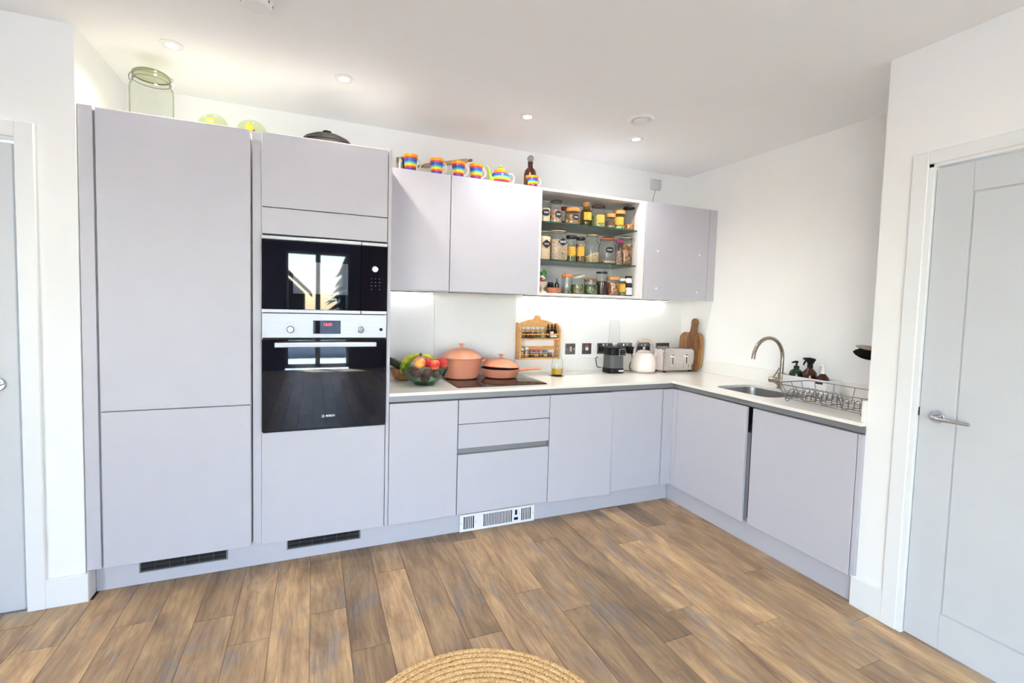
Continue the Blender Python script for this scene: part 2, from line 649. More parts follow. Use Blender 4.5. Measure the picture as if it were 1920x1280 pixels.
# door wall beside the fridge (its end closes the fridge niche)
LDX1, LDX0, DH = -4.088, -4.87, 1.978
bm = bm_new()
add_box(bm, LDX1, XL, YP, 0.0, -0.05, ZC)
add_box(bm, XLW, LDX0, YP, YP + T, -0.05, ZC)
add_box(bm, LDX0, LDX1, YP, YP + T, DH + 0.012, ZC)
struct('wall_left', bm, M_WALL, 'white wall holding the door beside the fridge unit', 'wall')
bm = bm_new()
add_box(bm, XLW - T, XLW, Y_REAR, SIDE[0], -0.05, ZC)
add_box(bm, XLW - T, XLW, SIDE[1], YP + T, -0.05, ZC)
add_box(bm, XLW - T, XLW, SIDE[0], SIDE[1], SIDE[3], ZC)
struct('wall_left_side', bm, M_WALL, 'white side wall of the room outside the picture', 'wall')
# door wall beside the sink run
RDY1, RDY0 = -2.014, -2.80
bm = bm_new()
add_box(bm, XR, 0.0, YR - T, YR, -0.05, ZC)
add_box(bm, XR, XR + T, RDY1, YR - T, -0.05, ZC)
add_box(bm, XR, XR + T, Y_REAR, RDY0, -0.05, ZC)
add_box(bm, XR, XR + T, RDY0, RDY1, DH + 0.012, ZC)
struct('wall_right_front', bm, M_WALL, 'white wall holding the door with the chrome lever', 'wall')
# rear wall with glazed openings
bm = bm_new()
xs = [XLW] + [v for w in WIN for v in w[:2]] + [XR + T]
for a, b in zip(xs[0::2], xs[1::2]):
    add_box(bm, a, b, Y_REAR - T, Y_REAR, -0.05, ZC)
for (x0, x1, z0, z1) in WIN:
    add_box(bm, x0, x1, Y_REAR - T, Y_REAR, z1, ZC)
struct('wall_rear', bm, plain('dark_aubergine_paint', S(84, 78, 88), 0.85, nscale=3, var=0.02), 'dark wall with glazed doors that the black glass reflects', 'wall')
M_FRAME = plain('grey_window_frame', S(150, 152, 160), 0.45)
for i, (x0, x1, z0, z1) in enumerate(WIN):  # first and last are unseen windows, added to light the room
    bm = bm_new()
    f = 0.055
    n = 2
    add_box(bm, x0, x1, Y_REAR - 0.09, Y_REAR - 0.02, z0, z0 + 0.09, 0.003)
    add_box(bm, x0, x1, Y_REAR - 0.09, Y_REAR - 0.02, z1 - f, z1, 0.003)
    for k in range(n + 1):
        xc = x0 + f / 2 + (x1 - x0 - f) * k / n
        add_box(bm, xc - f / 2 * (1 if k in (0, n) else 1.7), xc + f / 2 * (1 if k in (0, n) else 1.7), Y_REAR - 0.09, Y_REAR - 0.02, z0, z1, 0.003)
    wf = struct('window_%d' % (i + 1), bm, M_FRAME, ['tall glazed opening beside the patio doors, outside the picture', 'glazed patio doors reflected in the oven glass', 'glazed opening at the far side of the patio doors, outside the picture'][i], 'window')
    struct('pane', add_box(bm_new(), x0 + 0.03, x1 - 0.03, Y_REAR - 0.058, Y_REAR - 0.052, z0 + 0.05, z1 - 0.03), M_PANE, parent=wf)

bm = bm_new()
for (ya, yb, za, zb) in ((SIDE[0], SIDE[1], SIDE[2], 0.11), (SIDE[0], SIDE[1], SIDE[3] - 0.055, SIDE[3]), (SIDE[0], SIDE[0] + 0.055, 0.02, SIDE[3]),
                         (SIDE[1] - 0.055, SIDE[1], 0.02, SIDE[3]), (-6.29, -6.21, 0.02, SIDE[3])):
    add_box(bm, XLW - 0.09, XLW - 0.02, ya, yb, za, zb, 0.003)
wf = struct('window_4', bm, M_FRAME, 'wide glazed opening in the side wall outside the picture', 'window')  # unseen window added to light the sink side
struct('pane', add_box(bm_new(), XLW - 0.058, XLW - 0.052, SIDE[0] + 0.03, SIDE[1] - 0.03, 0.07, SIDE[3] - 0.03), M_PANE, parent=wf)

# balcony outside: paving, parapet, far house, conifer (seen only as reflections)
M_PAVE = plain('pale_paving', S(226, 225, 226), 0.7, nscale=12, var=0.06)
bm = bm_new()
yy = Y_REAR - T
for i in range(11):
    for j in range(4):
        add_box(bm, -7.1 + i * 0.7, -7.1 + i * 0.7 + 0.692, yy - 0.5 * (j + 1), yy - 0.5 * j - 0.008, -0.06, -0.01, 0.003)
for i in range(4):
    for j in range(9):
        add_box(bm, XLW - T - 0.5 * (i + 1), XLW - T - 0.5 * i - 0.008, -8.1 + j * 0.5, -8.1 + j * 0.5 + 0.492, -0.06, -0.01, 0.003)
tag(obj('balcony_paving', bm, M_PAVE), 'pale square paving in sun, mirrored in the oven door', 'paving', kind='structure')
bm = bm_new()
add_box(bm, -7.2, 0.6, yy - 2.12, yy - 2.04, -0.06, 0.95, 0.004)
tag(obj('balcony_parapet', bm, plain('parapet_render', S(176, 176, 182), 0.8)), 'low grey balcony wall mirrored in the oven door', 'parapet', kind='structure')
hs = thing('brick_house', 'dark brick house mirrored in the microwave door', 'house', (-6.3, -19.6, -5.0))
obj('wall', add_prism(bm_new(), [(-3.0, 0), (3.0, 0), (3.0, 6.7), (0, 9.6), (-3.0, 6.7)], 'y', -1.4, 1.4), plain('dark_brick', S(44, 32, 30), 0.9, nscale=4, var=0.15), hs)
obj('roof', add_prism(bm_new(), [(-3.3, 6.5), (0, 9.7), (3.3, 6.5), (3.3, 6.7), (0, 9.95), (-3.3, 6.7)], 'y', -1.6, 1.6), plain('slate_roof', S(26, 26, 32), 0.8), hs)
tr = thing('conifer', 'dark conifer mirrored in the microwave door', 'tree', (-1.98, -13.9, -5.3))
obj('trunk', add_lathe(bm_new(), [(0.18, 0), (0.1, 7.5), (0, 7.6)], 8), plain('bark', S(70, 52, 40), 0.9), tr)
bm = bm_new()
for k in range(26):
    z = 1.0 + k * 0.27
    r = 3.0 * (1 - k / 27.0) + 0.05
    n = 22
    vt = bm.verts.new((0, 0, z + 0.42))
    ring = []
    for q in range(n):
        a_ = 2 * PI * (q + 0.4 * random.random()) / n
        rr = r * (0.72 + 0.4 * random.random()) * (1 if q % 2 else 0.55)
        ring.append(bm.verts.new((math.cos(a_) * rr, math.sin(a_) * rr, z - (0.16 if q % 2 else 0.0) + 0.08 * random.random())))
    for q in range(n):
        bm.faces.new((vt, ring[q], ring[(q + 1) % n]))
obj('foliage', bm, plain('conifer_needles', S(26, 40, 30), 0.9, nscale=6, var=0.3), tr)

# baseboards and casings
bm = bm_new()
add_box(bm, -4.021, XL + 0.014, YP - 0.015, YP, 0.0, 0.128, 0.002)
add_box(bm, XL, XL + 0.014, YP + 0.0005, -0.5395, 0.0, 0.128, 0.002)
struct('baseboard_left', bm, M_TRIM, 'white skirting at the foot of the fridge side wall', 'baseboard')
bm = bm_new()
add_box(bm, XR - 0.015, XR, -1.945, YR + 0.014, 0.0, 0.142, 0.002)
add_box(bm, XR + 0.0005, XR + 0.04, YR, YR + 0.014, 0.0, 0.142, 0.002)
struct('baseboard_right', bm, M_TRIM, 'white skirting between the sink run and the door', 'baseboard')
bm = bm_new()
add_box(bm, LDX1 + 0.006, -4.019, YP - 0.018, YP, 0.0, 2.062, 0.003)
add_box(bm, LDX0 - 0.07, LDX0 - 0.006, YP - 0.018, YP, 0.0, 2.062, 0.003)
add_box(bm, LDX0 - 0.006, LDX1 + 0.006, YP - 0.018, YP, DH + 0.02, 2.062, 0.003)
struct('trim_1', bm, M_TRIM, 'white casing around the door by the fridge', 'door casing')
bm = bm_new()
add_box(bm, XR - 0.018, XR, -2.0, -1.942, 0.0, 2.045, 0.003)
add_box(bm, XR - 0.018, XR, RDY0 - 0.07, RDY0 - 0.01, 0.0, 2.045, 0.003)
add_box(bm, XR - 0.018, XR, RDY0 - 0.01, -2.0, DH + 0.014, 2.045, 0.003)
add_box(bm, XR - 0.012, XR + T, RDY1 - 0.004, -2.0, 0.0, DH + 0.014, 0.001)
add_box(bm, XR - 0.012, XR + T, RDY0, -2.0, DH, DH + 0.014, 0.001)
struct('trim_2', bm, M_TRIM, 'white casing around the door with the chrome lever', 'door casing')


def lever(root, parent, p, along, out):
    """rose, neck and lever; p on the door face, unit vectors along the lever and out of the door"""
    p, along, out = Vector(p), Vector(along), Vector(out)
    m = Matrix.Translation(p) @ out.to_track_quat('Z', 'Y').to_matrix().to_4x4()
    bm = bm_new()
    add_lathe(bm, [(0, 0), (0.026, 0), (0.026, 0.006), (0.023, 0.009), (0, 0.009)], 28, mat=m)
    h = WP('handle', bm, M_CHROME, root, parent=parent)
    h['label'] = 'chrome lever handle on a round rose'
    bm = bm_new()
    q = [p + out * 0.009, p + out * 0.045, p + out * 0.056 + along * 0.008, p + out * 0.058 + along * 0.03, p + out * 0.058 + along * 0.125]
    add_tube(bm, q, [0.0095, 0.009, 0.0095, 0.0095, 0.007], 12)
    WP('lever', bm, M_CHROME, root, parent=h)


d1 = thing('door_1', 'white flush door beside the fridge unit, cut by the picture edge', 'door', ((LDX0 + LDX1) / 2, YP, 0.0))
d1['kind'] = 'structure'
leaf = box_part('leaf', d1, M_DOORP, LDX0 + 0.004, LDX1 - 0.006, YP + 0.0, YP + 0.042, 0.008, DH - 0.004, 0.002)
lever(d1, leaf, (-4.158, YP, 0.985), (-1, 0, 0), (0, -1, 0))
d2 = thing('door_2', 'white panelled door with a chrome lever beside the sink run', 'door', (XR, (RDY0 + RDY1) / 2, 0.0))
d2['kind'] = 'structure'
xa, xb = XR + 0.004, XR + 0.044
ya, yb = RDY0 + 0.004, RDY1 - 0.007
leaf = box_part('leaf', d2, M_DOORP, xa + 0.006, xb, ya, yb, 0.008, DH - 0.006, 0.001)
box_part('stile', d2, M_DOORP, xa, xa + 0.007, -2.139, yb, 0.008, DH - 0.006, 0.0012)
box_part('stile', d2, M_DOORP, xa, xa + 0.007, ya, ya + 0.122, 0.008, DH - 0.006, 0.0012)
box_part('rail', d2, M_DOORP, xa, xa + 0.007, ya + 0.1225, -2.1395, 1.857, DH - 0.006, 0.0012)
box_part('rail', d2, M_DOORP, xa, xa + 0.007, ya + 0.1225, -2.1395, 0.008, 0.158, 0.0012)
box_part('panel', d2, M_DOORP, xa + 0.0003, xa + 0.0068, ya + 0.1275, -2.1445, 0.163, 1.852, 0.002)
lever(d2, leaf, (xa, -2.083, 0.958), (0, -1, 0), (-1, 0, 0))
box_part('latch', d2, M_BLACK, xa - 0.002, xa + 0.02, yb - 0.0, yb + 0.0035, 0.95, 0.985, 0.0)
# skirting past the doors is outside the picture

# ------------------------------------------------------------------ tall fridge unit
ZT, ZB, DT = 2.1705, 0.1315, 0.02
fr = thing('tall_fridge_cabinet', 'tall light grey two-door cabinet hiding the fridge, leftmost of the units', 'cabinet', (-3.53, F, 0))
box_part('carcass', fr, M_CABEDGE, -3.886, -3.2345, F + DT + 0.002, -0.004, 0.131, ZT - 0.004, 0.0)
box_part('filler_panel', fr, M_CAB, -3.886, -3.834, F + 0.001, F + DT, ZB, ZT + 0.004, 0.001)
box_part('door', fr, M_CAB, -3.8255, -3.2355, F, F + DT, 0.848, ZT, 0.0015)
box_part('door', fr, M_CAB, -3.8255, -3.2355, F, F + DT, ZB, 0.8435, 0.0015)

# oven housing
oh = thing('oven_housing_cabinet', 'tall light grey cabinet housing the microwave and oven', 'cabinet', (-2.88, F, 0))
bm = bm_new()
add_box(bm, -3.204, -3.186, F + DT + 0.002, -0.004, 0.131, ZT - 0.004)
add_box(bm, -2.586, -2.570, F + DT + 0.002, -0.004, 0.131, ZT - 0.004)
add_box(bm, -3.186, -2.586, F + DT + 0.002, -0.004, ZT - 0.024, ZT - 0.004)
add_box(bm, -3.186, -2.586, -0.02, -0.004, 0.131, ZT - 0.024)
add_box(bm, -3.186, -2.586, F + DT + 0.002, -0.02, 0.131, 0.69)
add_box(bm, -3.186, -2.586, F + DT + 0.002, -0.02, 1.70, 1.72)
WP('carcass', bm, M_CABEDGE, oh)
box_part('filler_panel', oh, M_CAB, -3.2285, -3.1905, F + 0.018, F + DT + 0.018, ZB, ZT, 0.001)
box_part('door', oh, M_CAB, -3.1855, -2.5885, F, F + DT, 1.8165, ZT, 0.0015)
box_part('fascia', oh, M_CAB, -3.1855, -2.5885, F, F + DT, 1.686, 1.8125, 0.0015)
box_part('drawer_front', oh, M_CAB, -3.1855, -2.5885, F, F + DT, ZB, 0.6995, 0.0015)
box_part('end_panel', oh, M_CAB, -2.585, -2.567, F, -0.004, 0.1305, ZT + 0.002, 0.001)

# microwave
mw = thing('microwave', 'built-in black glass microwave with a round white dial', 'microwave', (-2.887, F, 1.30))
box_part('body', mw, M_DARKGAP, -3.18, -2.592, F + 0.006, -0.12, 1.304, 1.684, 0.0)
for (a, b, nm) in ((-3.1855, -2.7225, 'door'), (-2.7195, -2.5885, 'control_panel')):
    p = box_part(nm, mw, M_BLKGLASS if nm == 'door' else M_BLKGLASS2, a, b, F - 0.014, F + 0.006, 1.3185, 1.659, 0.0015)
    box_part('trim_strip', mw, M_STEEL, a, b, F - 0.016, F + 0.006, 1.6595, 1.6755, 0.001, parent=p, label='brushed steel trim strip')
    box_part('trim_strip', mw, M_STEEL, a, b, F - 0.016, F + 0.006, 1.3015, 1.318, 0.001, parent=p, label='brushed steel trim strip')
    if nm == 'door':
        box_part('viewing_window', mw, M_WINGLASS, -3.046, -2.787, F - 0.0146, F - 0.013, 1.398, 1.5575, 0.0, parent=p, label='paler grey rectangular viewing window')
        lg = text_part('logo', 'BOSCH', 0.0125, M_PAINTWHITE, p, (-2.862 + 2.887, -0.0146, 0.0735), bold=0.0004)
        lg['label'] = 'white BOSCH lettering'
        bm = bm_new()
        c0 = Vector((-2.893, F - 0.0146, 1.3735))
        add_tube(bm, [c0 + Vector((0.0062 * math.cos(2 * PI * k / 24), 0, 0.0062 * math.sin(2 * PI * k / 24))) for k in range(24)], 0.0007, 5, True)
        add_tube(bm, [c0 + Vector((-0.002, 0, -0.003)), c0 + Vector((-0.002, 0, 0.003))], 0.0006, 5)
        add_tube(bm, [c0 + Vector((0.002, 0, -0.003)), c0 + Vector((0.002, 0, 0.003))], 0.0006, 5)
        add_tube(bm, [c0 + Vector((-0.002, 0, 0)), c0 + Vector((0.002, 0, 0))], 0.0006, 5)
        WP('emblem', bm, M_PAINTWHITE, mw, parent=p)
    else:
        m = Matrix.Translation((-2.652, F - 0.014, 1.538)) @ Matrix.Rotation(PI / 2, 4, 'X')
        k = WP('dial', add_lathe(bm_new(), [(0, 0), (0.0185, 0), (0.0185, 0.003), (0.0165, 0.012), (0.0145, 0.014), (0, 0.014)], 32, mat=m), M_CHROME, mw, parent=p)
        k['label'] = 'round silver dial'
        bm = bm_new()
        for r_ in range(4):
            for c_ in range(3):
                if r_ == 3 and c_ == 1:
                    continue
                add_box(bm, -2.672 + c_ * 0.0205, -2.666 + c_ * 0.0205, F - 0.0147, F - 0.0135, 1.487 - r_ * 0.0185, 1.4895 - r_ * 0.0185)
        WP('keypad_print', bm, plain('grey_print', S(128, 130, 136), 0.6), mw, parent=p)

# oven
ov = thing('oven', 'built-in steel and black glass oven below the microwave', 'oven', (-2.887, F, 0.704))
box_part('body', ov, M_DARKGAP, -3.18, -2.592, F + 0.006, -0.06, 0.706, 1.298, 0.0)
cp = box_part('control_panel', ov, M_STEEL, -3.1855, -2.5885, F - 0.016, F + 0.006, 1.1765, 1.2985, 0.0015)
cp['label'] = 'brushed steel control panel'
for kx in (-3.057, -2.7215):
    m = Matrix.Translation((kx, F - 0.016, 1.219)) @ Matrix.Rotation(PI / 2, 4, 'X')
    k = WP('knob', add_lathe(bm_new(), [(0, 0), (0.0185, 0), (0.0185, 0.004), (0.016, 0.005), (0.0155, 0.02), (0.013, 0.023), (0, 0.023)], 28, mat=m), M_CHROME, ov, parent=cp)
    bm = bm_new()
    for q in range(9):
        a = math.radians(-30 + q * 30)
        px, pz = kx + 0.029 * math.cos(a), 1.219 + 0.029 * math.sin(a)
        add_box(bm, px - 0.0012, px + 0.0012, F - 0.0166, F - 0.0155, pz - 0.0012, pz + 0.0012)
    WP('dial_marks', bm, M_DKGREY, ov, parent=cp)
dp = box_part('display', ov, M_BLKGLASS2, -2.953, -2.821, F - 0.0175, F - 0.015, 1.197, 1.265, 0.0005, parent=cp, label='black display with red digits')
text_part('clock_digits', '13:33', 0.019, glow('red_digits', (1.0, 0.06, 0.1), 2.2), cp, (-2.884 + 2.887, -0.018, 1.2445 - 0.704), bold=0.0005)
m = Matrix.Translation((-2.6175, F - 0.016, 1.2205)) @ Matrix.Rotation(PI / 2, 4, 'X')
WP('button', add_lathe(bm_new(), [(0, 0), (0.0088, 0), (0.0088, 0.002), (0, 0.002)], 20, mat=m), M_BLACK, ov, parent=cp)
dr = box_part('door', ov, M_BLKGLASS, -3.1855, -2.5885, F - 0.016, F + 0.006, 0.709, 1.1685, 0.0015)
dr['label'] = 'black glass door'
bm = bm_new()
add_box(bm, -3.127, -2.645, F - 0.068, F - 0.052, 1.1325, 1.1565, 0.003)
add_box(bm, -3.10, -3.085, F - 0.054, F - 0.016, 1.137, 1.152, 0.001)
add_box(bm, -2.687, -2.672, F - 0.054, F - 0.016, 1.137, 1.152, 0.001)
h = WP('handle', bm, M_STEEL, ov, parent=dr)
h['label'] = 'flat steel bar handle'
text_part('logo', 'BOSCH', 0.0135, M_PAINTWHITE, dr, (-2.868 + 2.887, -0.0166, 0.772 - 0.704), bold=0.0004)['label'] = 'white BOSCH lettering'
bm = bm_new()
c0 = Vector((-2.903, F - 0.0166, 0.7715))
add_tube(bm, [c0 + Vector((0.0066 * math.cos(2 * PI * k / 24), 0, 0.0066 * math.sin(2 * PI * k / 24))) for k in range(24)], 0.0007, 5, True)
for (a, b) in (((-0.002, -0.003), (-0.002, 0.003)), ((0.002, -0.003), (0.002, 0.003)), ((-0.002, 0), (0.002, 0))):
    add_tube(bm, [c0 + Vector((a[0], 0, a[1])), c0 + Vector((b[0], 0, b[1]))], 0.0006, 5)
WP('emblem', bm, M_PAINTWHITE, ov, parent=dr)

# ------------------------------------------------------------------ base units
ZG = 0.8115                                     # top of the door fronts
BZ = ZW - 0.017
YC = F + DT + 0.002


def carcass(root, x0, x1, y0, y1, z1=BZ - 0.045):
    box_part('carcass', root, M_CARC, x0, x1, y0, y1, 0.1305, z1, 0.0)


b1 = thing('base_cabinet', 'single-door grey base cabinet under the fruit bowl', 'cabinet', (-2.36, F, 0), group='base units on the long wall')
carcass(b1, -2.565, -2.172, YC + 0.002, -0.004)
box_part('door', b1, M_CAB, -2.5640, -2.1745, F, F + DT, ZB, ZG, 0.0015)
b2 = thing('drawer_cabinet', 'grey drawer unit with a steel finger channel below the hob', 'cabinet', (-1.87, F, 0), group='base units on the long wall')
carcass(b2, -2.170, -1.578, YC + 0.002, -0.004)
box_part('drawer', b2, M_CAB, -2.1695, -1.5775, F, F + DT, 0.6715, ZG, 0.0015)
box_part('drawer', b2, M_CAB, -2.1695, -1.5775, F, F + DT, 0.5265, 0.668, 0.0015)
box_part('drawer', b2, M_CAB, -2.1695, -1.5775, F, F + DT, ZB, 0.489, 0.0015)
bm = bm_new()
add_box(bm, -2.1695, -1.5835, F + 0.012, F + DT + 0.002, 0.487, 0.529)
add_box(bm, -2.1695, -1.5835, F + 0.001, F + 0.013, 0.4895, 0.4935)
add_box(bm, -1.5835, -1.5805, F + 0.001, F + DT, 0.4895, 0.526)
WP('finger_channel', bm, M_ALU, b2)['label'] = 'recessed aluminium finger channel'
b3 = thing('base_cabinet', 'grey base cabinet with a slightly open door right of the drawers', 'cabinet', (-1.34, F, 0), group='base units on the long wall')
carcass(b3, -1.576, -1.118, YC + 0.002, -0.004)
dm = add_box(bm_new(), 0.0, 0.460, 0.0, DT, 0.0, ZG - 0.127, 0.0015)
bmesh.ops.rotate(dm, verts=dm.verts[:], cent=(0, 0, 0), matrix=Matrix.Rotation(math.radians(-1.9), 3, 'Z'))
bmesh.ops.translate(dm, verts=dm.verts[:], vec=(-1.5735, F, 0.127))
WP('door', dm, M_CAB, b3)
b4 = thing('corner_cabinet', 'grey corner base cabinet set back in the inner corner', 'cabinet', (-0.88, F, 0), group='base units on the long wall')
carcass(b4, -1.116, -0.606, YC + 0.002, -0.004)
box_part('door', b4, M_CAB, -1.1115, -0.6835, F + 0.009, F + DT + 0.009, ZB, ZG, 0.0015)
bm = bm_new()
add_box(bm, -0.680, G + 0.0, F, F + DT, 0.1305, ZG, 0.001)
add_box(bm, G, G + DT, -0.6405, F + DT, 0.1305, ZG, 0.001)
WP('corner_post', bm, M_CAB, b4)
s1 = thing('sink_cabinet', 'grey cabinet under the sink, its door slightly ajar', 'cabinet', (G, -0.93, 0), group='base units below the sink')
box_part('carcass', s1, M_CARC, G + DT + 0.004, -0.004, -1.228, -0.606, 0.1305, 0.66, 0.0)
dm = bm_new()
add_box(dm, -0.020, 0.0, -0.567, 0.0, 0.0, ZG - ZB + 0.004, 0.0015)
bmesh.ops.rotate(dm, verts=dm.verts[:], cent=(0, 0, 0), matrix=Matrix.Rotation(math.radians(-1.3), 3, 'Z'))
bmesh.ops.translate(dm, verts=dm.verts[:], vec=(G + DT, -0.6435, 0.1300))
WP('door', dm, M_CAB, s1)
s2 = thing('base_cabinet', 'wide grey base cabinet at the end of the sink run', 'cabinet', (G, -1.53, 0), group='base units below the sink')
box_part('carcass', s2, M_CARC, G + DT + 0.004, -0.004, YR + 0.003, -1.243, 0.1305, 0.66, 0.0)
box_part('door', s2, M_CAB, G, G + DT, -1.799, -1.2425, ZB, ZG, 0.0015)
box_part('filler_panel', s2, M_CAB, G + 0.002, G + DT, YR + 0.001, -1.803, ZB, ZG, 0.001)
box_part('side_gap', s2, M_DARKGAP, G + 0.012, G + DT + 0.004, -1.2415, -1.2285, 0.16, 0.74, 0.0)  # dark block that paints the shade between the two doors

# handle channels under the worktop
hc = thing('handle_channel', 'brushed aluminium handle channel under the worktop edge', 'handle rail', (-1.6, F, 0.83))
bm = add_prism(bm_new(), [(F + 0.006, BZ - 0.001), (F + 0.004, 0.822), (F + 0.016, 0.813), (F + 0.024, 0.813), (F + 0.024, BZ - 0.001)], 'x', -2.566, G + 0.012)
WP('long_rail', bm, M_ALU, hc)
bm = add_prism(bm_new(), [(G + 0.006, BZ - 0.001), (G + 0.004, 0.822), (G + 0.016, 0.813), (G + 0.024, 0.813), (G + 0.024, BZ - 0.001)], 'y', YR + 0.001, F + 0.012)
WP('sink_rail', bm, M_ALU, hc)

# plinths
pl = thing('plinth', 'grey kickboard along the foot of the units', 'plinth', (-2.0, -0.54, 0))
PY, PX = F + 0.057, G + 0.030
WP('long_board', add_box(bm_new(), XL + 0.0145, PX, PY, PY + 0.016, 0.0005, 0.129, 0.001), M_CAB, pl)
WP('sink_board', add_box(bm_new(), PX, PX + 0.016, YR + 0.0145, PY, 0.0005, 0.129, 0.001), M_CAB, pl)


def plinth_vent(x0, x1, label):
    v = thing('plinth_vent', label, 'vent', ((x0 + x1) / 2, PY, 0.06), group='black vents in the kickboard')
    z0, z1 = 0.058, 0.118
    y = PY
    box_part('backing', v, M_DARKGAP, x0 + 0.006, x1 - 0.006, y - 0.002, y - 0.0005, z0 + 0.005, z1 - 0.005, 0.0)
    bm = bm_new()
    add_box(bm, x0, x1, y - 0.006, y, z0, z0 + 0.006, 0.0008)
    add_box(bm, x0, x1, y - 0.006, y, z1 - 0.006, z1, 0.0008)
    add_box(bm, x0, x0 + 0.006, y - 0.006, y, z0, z1, 0.0008)
    add_box(bm, x1 - 0.006, x1, y - 0.006, y, z0, z1, 0.0008)
    WP('frame', bm, plain('grey_vent_frame', S(112, 116, 118), 0.45), v)
    for q in range(1, 3):
        box_part('slat', v, M_BLACK, x0 + 0.006, x1 - 0.006, y - 0.005, y - 0.0005, z0 + 0.06 * q / 3 - 0.003, z0 + 0.06 * q / 3 + 0.001, 0.0)
    for q in range(1, 6):
        xx = x0 + (x1 - x0) * q / 6
        box_part('mullion', v, M_DKGREY, xx - 0.0008, xx + 0.0008, y - 0.0055, y - 0.0005, z0 + 0.006, z1 - 0.006, 0.0)


plinth_vent(-3.709, -3.346, 'black slotted vent in the kickboard below the fridge cabinet')
plinth_vent(-3.076, -2.707, 'black slotted vent in the kickboard below the oven housing')

ht = thing('plinth_heater', 'white plinth heater with slotted grilles below the drawers', 'heater', (-1.89, PY, 0.05))
hx0, hx1, hy, hz0, hz1 = -2.135, -1.642, PY - 0.013, 0.002, 0.107
wins = [(-2.112, -2.045), (-1.985, -1.795), (-1.732, -1.665)]
box_part('backing', ht, M_DARKGAP, hx0 + 0.01, hx1 - 0.01, hy + 0.004, PY - 0.0005, hz0 + 0.008, hz1 - 0.008, 0.0)
bm = bm_new()
add_box(bm, hx0, hx1, hy, hy + 0.003, hz0, hz0 + 0.014, 0.0005)
add_box(bm, hx0, hx1, hy, hy + 0.003, hz1 - 0.014, hz1, 0.0005)
ed = [hx0] + [v for w in wins for v in w] + [hx1]
for a, b in zip(ed[0::2], ed[1::2]):
    add_box(bm, a, b, hy, hy + 0.003, hz0 + 0.014, hz1 - 0.014)
WP('faceplate', bm, M_WHITE, ht)
for (a, b) in wins:
    bm = bm_new()
    n = int((b - a) / 0.0105)
    for q in range(1, n):
        xx = a + (b - a) * q / n
        add_box(bm, xx - 0.0021, xx + 0.0021, hy + 0.0004, hy + 0.003, hz0 + 0.014, hz1 - 0.014)
    WP('grille', bm, M_WHITE, ht)
box_part('switch', ht, M_BLACK, -1.776, -1.762, hy - 0.003, hy, 0.058, 0.09, 0.001)
box_part('switch', ht, M_BLACK, -1.782, -1.755, hy - 0.003, hy, 0.026, 0.042, 0.001)
for (sx, sz) in ((-2.128, 0.054), (-2.034, 0.054), (-1.742, 0.06), (-1.650, 0.054)):
    WP('screw', add_ball(bm_new(), (sx, hy, sz), 0.0028, 1, 0.4, 1, 8, 6), M_DKGREY, ht)

# ------------------------------------------------------------------ worktop with sink cut-out
SX0, SX1, SY0, SY1 = -0.505, -0.150, -1.262, -0.850
bm = bm_new()
outer = [(-2.5655, -0.002), (-2.5655, F - 0.002), (G - 0.015, F - 0.002), (G - 0.015, YR + 0.002), (-0.002, YR + 0.002), (-0.002, -0.002)]
hole = rrect(SX0, SX1, SY0, SY1, 0.075, 6)
vo_ = [bm.verts.new((*p, ZW)) for p in outer]
vh_ = [bm.verts.new((*p, ZW)) for p in hole]
es = [bm.edges.new((v[k], v[(k + 1) % len(v)])) for v in (vo_, vh_) for k in range(len(v))]
bmesh.ops.triangle_fill(bm, use_beauty=True, use_dissolve=False, edges=es)
bmesh.ops.recalc_face_normals(bm, faces=bm.faces[:])
ex = bmesh.ops.extrude_face_region(bm, geom=bm.faces[:])
bmesh.ops.translate(bm, verts=[g for g in ex['geom'] if isinstance(g, bmesh.types.BMVert)], vec=(0, 0, -0.017))
wt = tag(obj('worktop', bm, M_WORK, smooth=30), 'white quartz L-shaped worktop over the base units', 'worktop')
up = thing('upstand', 'white quartz upstand along the walls above the worktop', 'upstand', (-1.0, -0.01, ZW))
WP('back_strip', add_box(bm_new(), -1.5675, -0.002, -0.014, -0.0005, ZW + 0.0005, ZW + 0.1, 0.001), M_UPST, up)
WP('back_strip', add_box(bm_new(), -2.566, -2.1815, -0.014, -0.0005, ZW + 0.0005, ZW + 0.095, 0.001), M_UPST, up)
WP('side_strip', add_box(bm_new(), -0.014, -0.0005, YR + 0.002, -0.0145, ZW + 0.0005, ZW + 0.098, 0.001), M_UPST, up)
WP('end_strip', add_box(bm_new(), G + 0.002, -0.0145, YR + 0.0005, YR + 0.016, ZW + 0.0005, ZW + 0.098, 0.001), M_UPST, up)
tag(obj('splashback', add_box(bm_new(), -2.179, -1.5705, -0.008, -0.0005, ZW + 0.001, 1.4425, 0.001), plain('pale_grey_glass_splashback', S(226, 229, 231), 0.18, var=0.01)),
    'pale grey glass splashback behind the hob', 'splashback')
tag(obj('backsplash_panel', add_box(bm_new(), -2.566, -2.1825, -0.006, -0.0005, ZW + 0.097, 1.4425, 0.001), plain('white_back_panel', S(232, 233, 235), 0.35, var=0.01)),
    'white wall panel left of the hob splashback', 'panel')

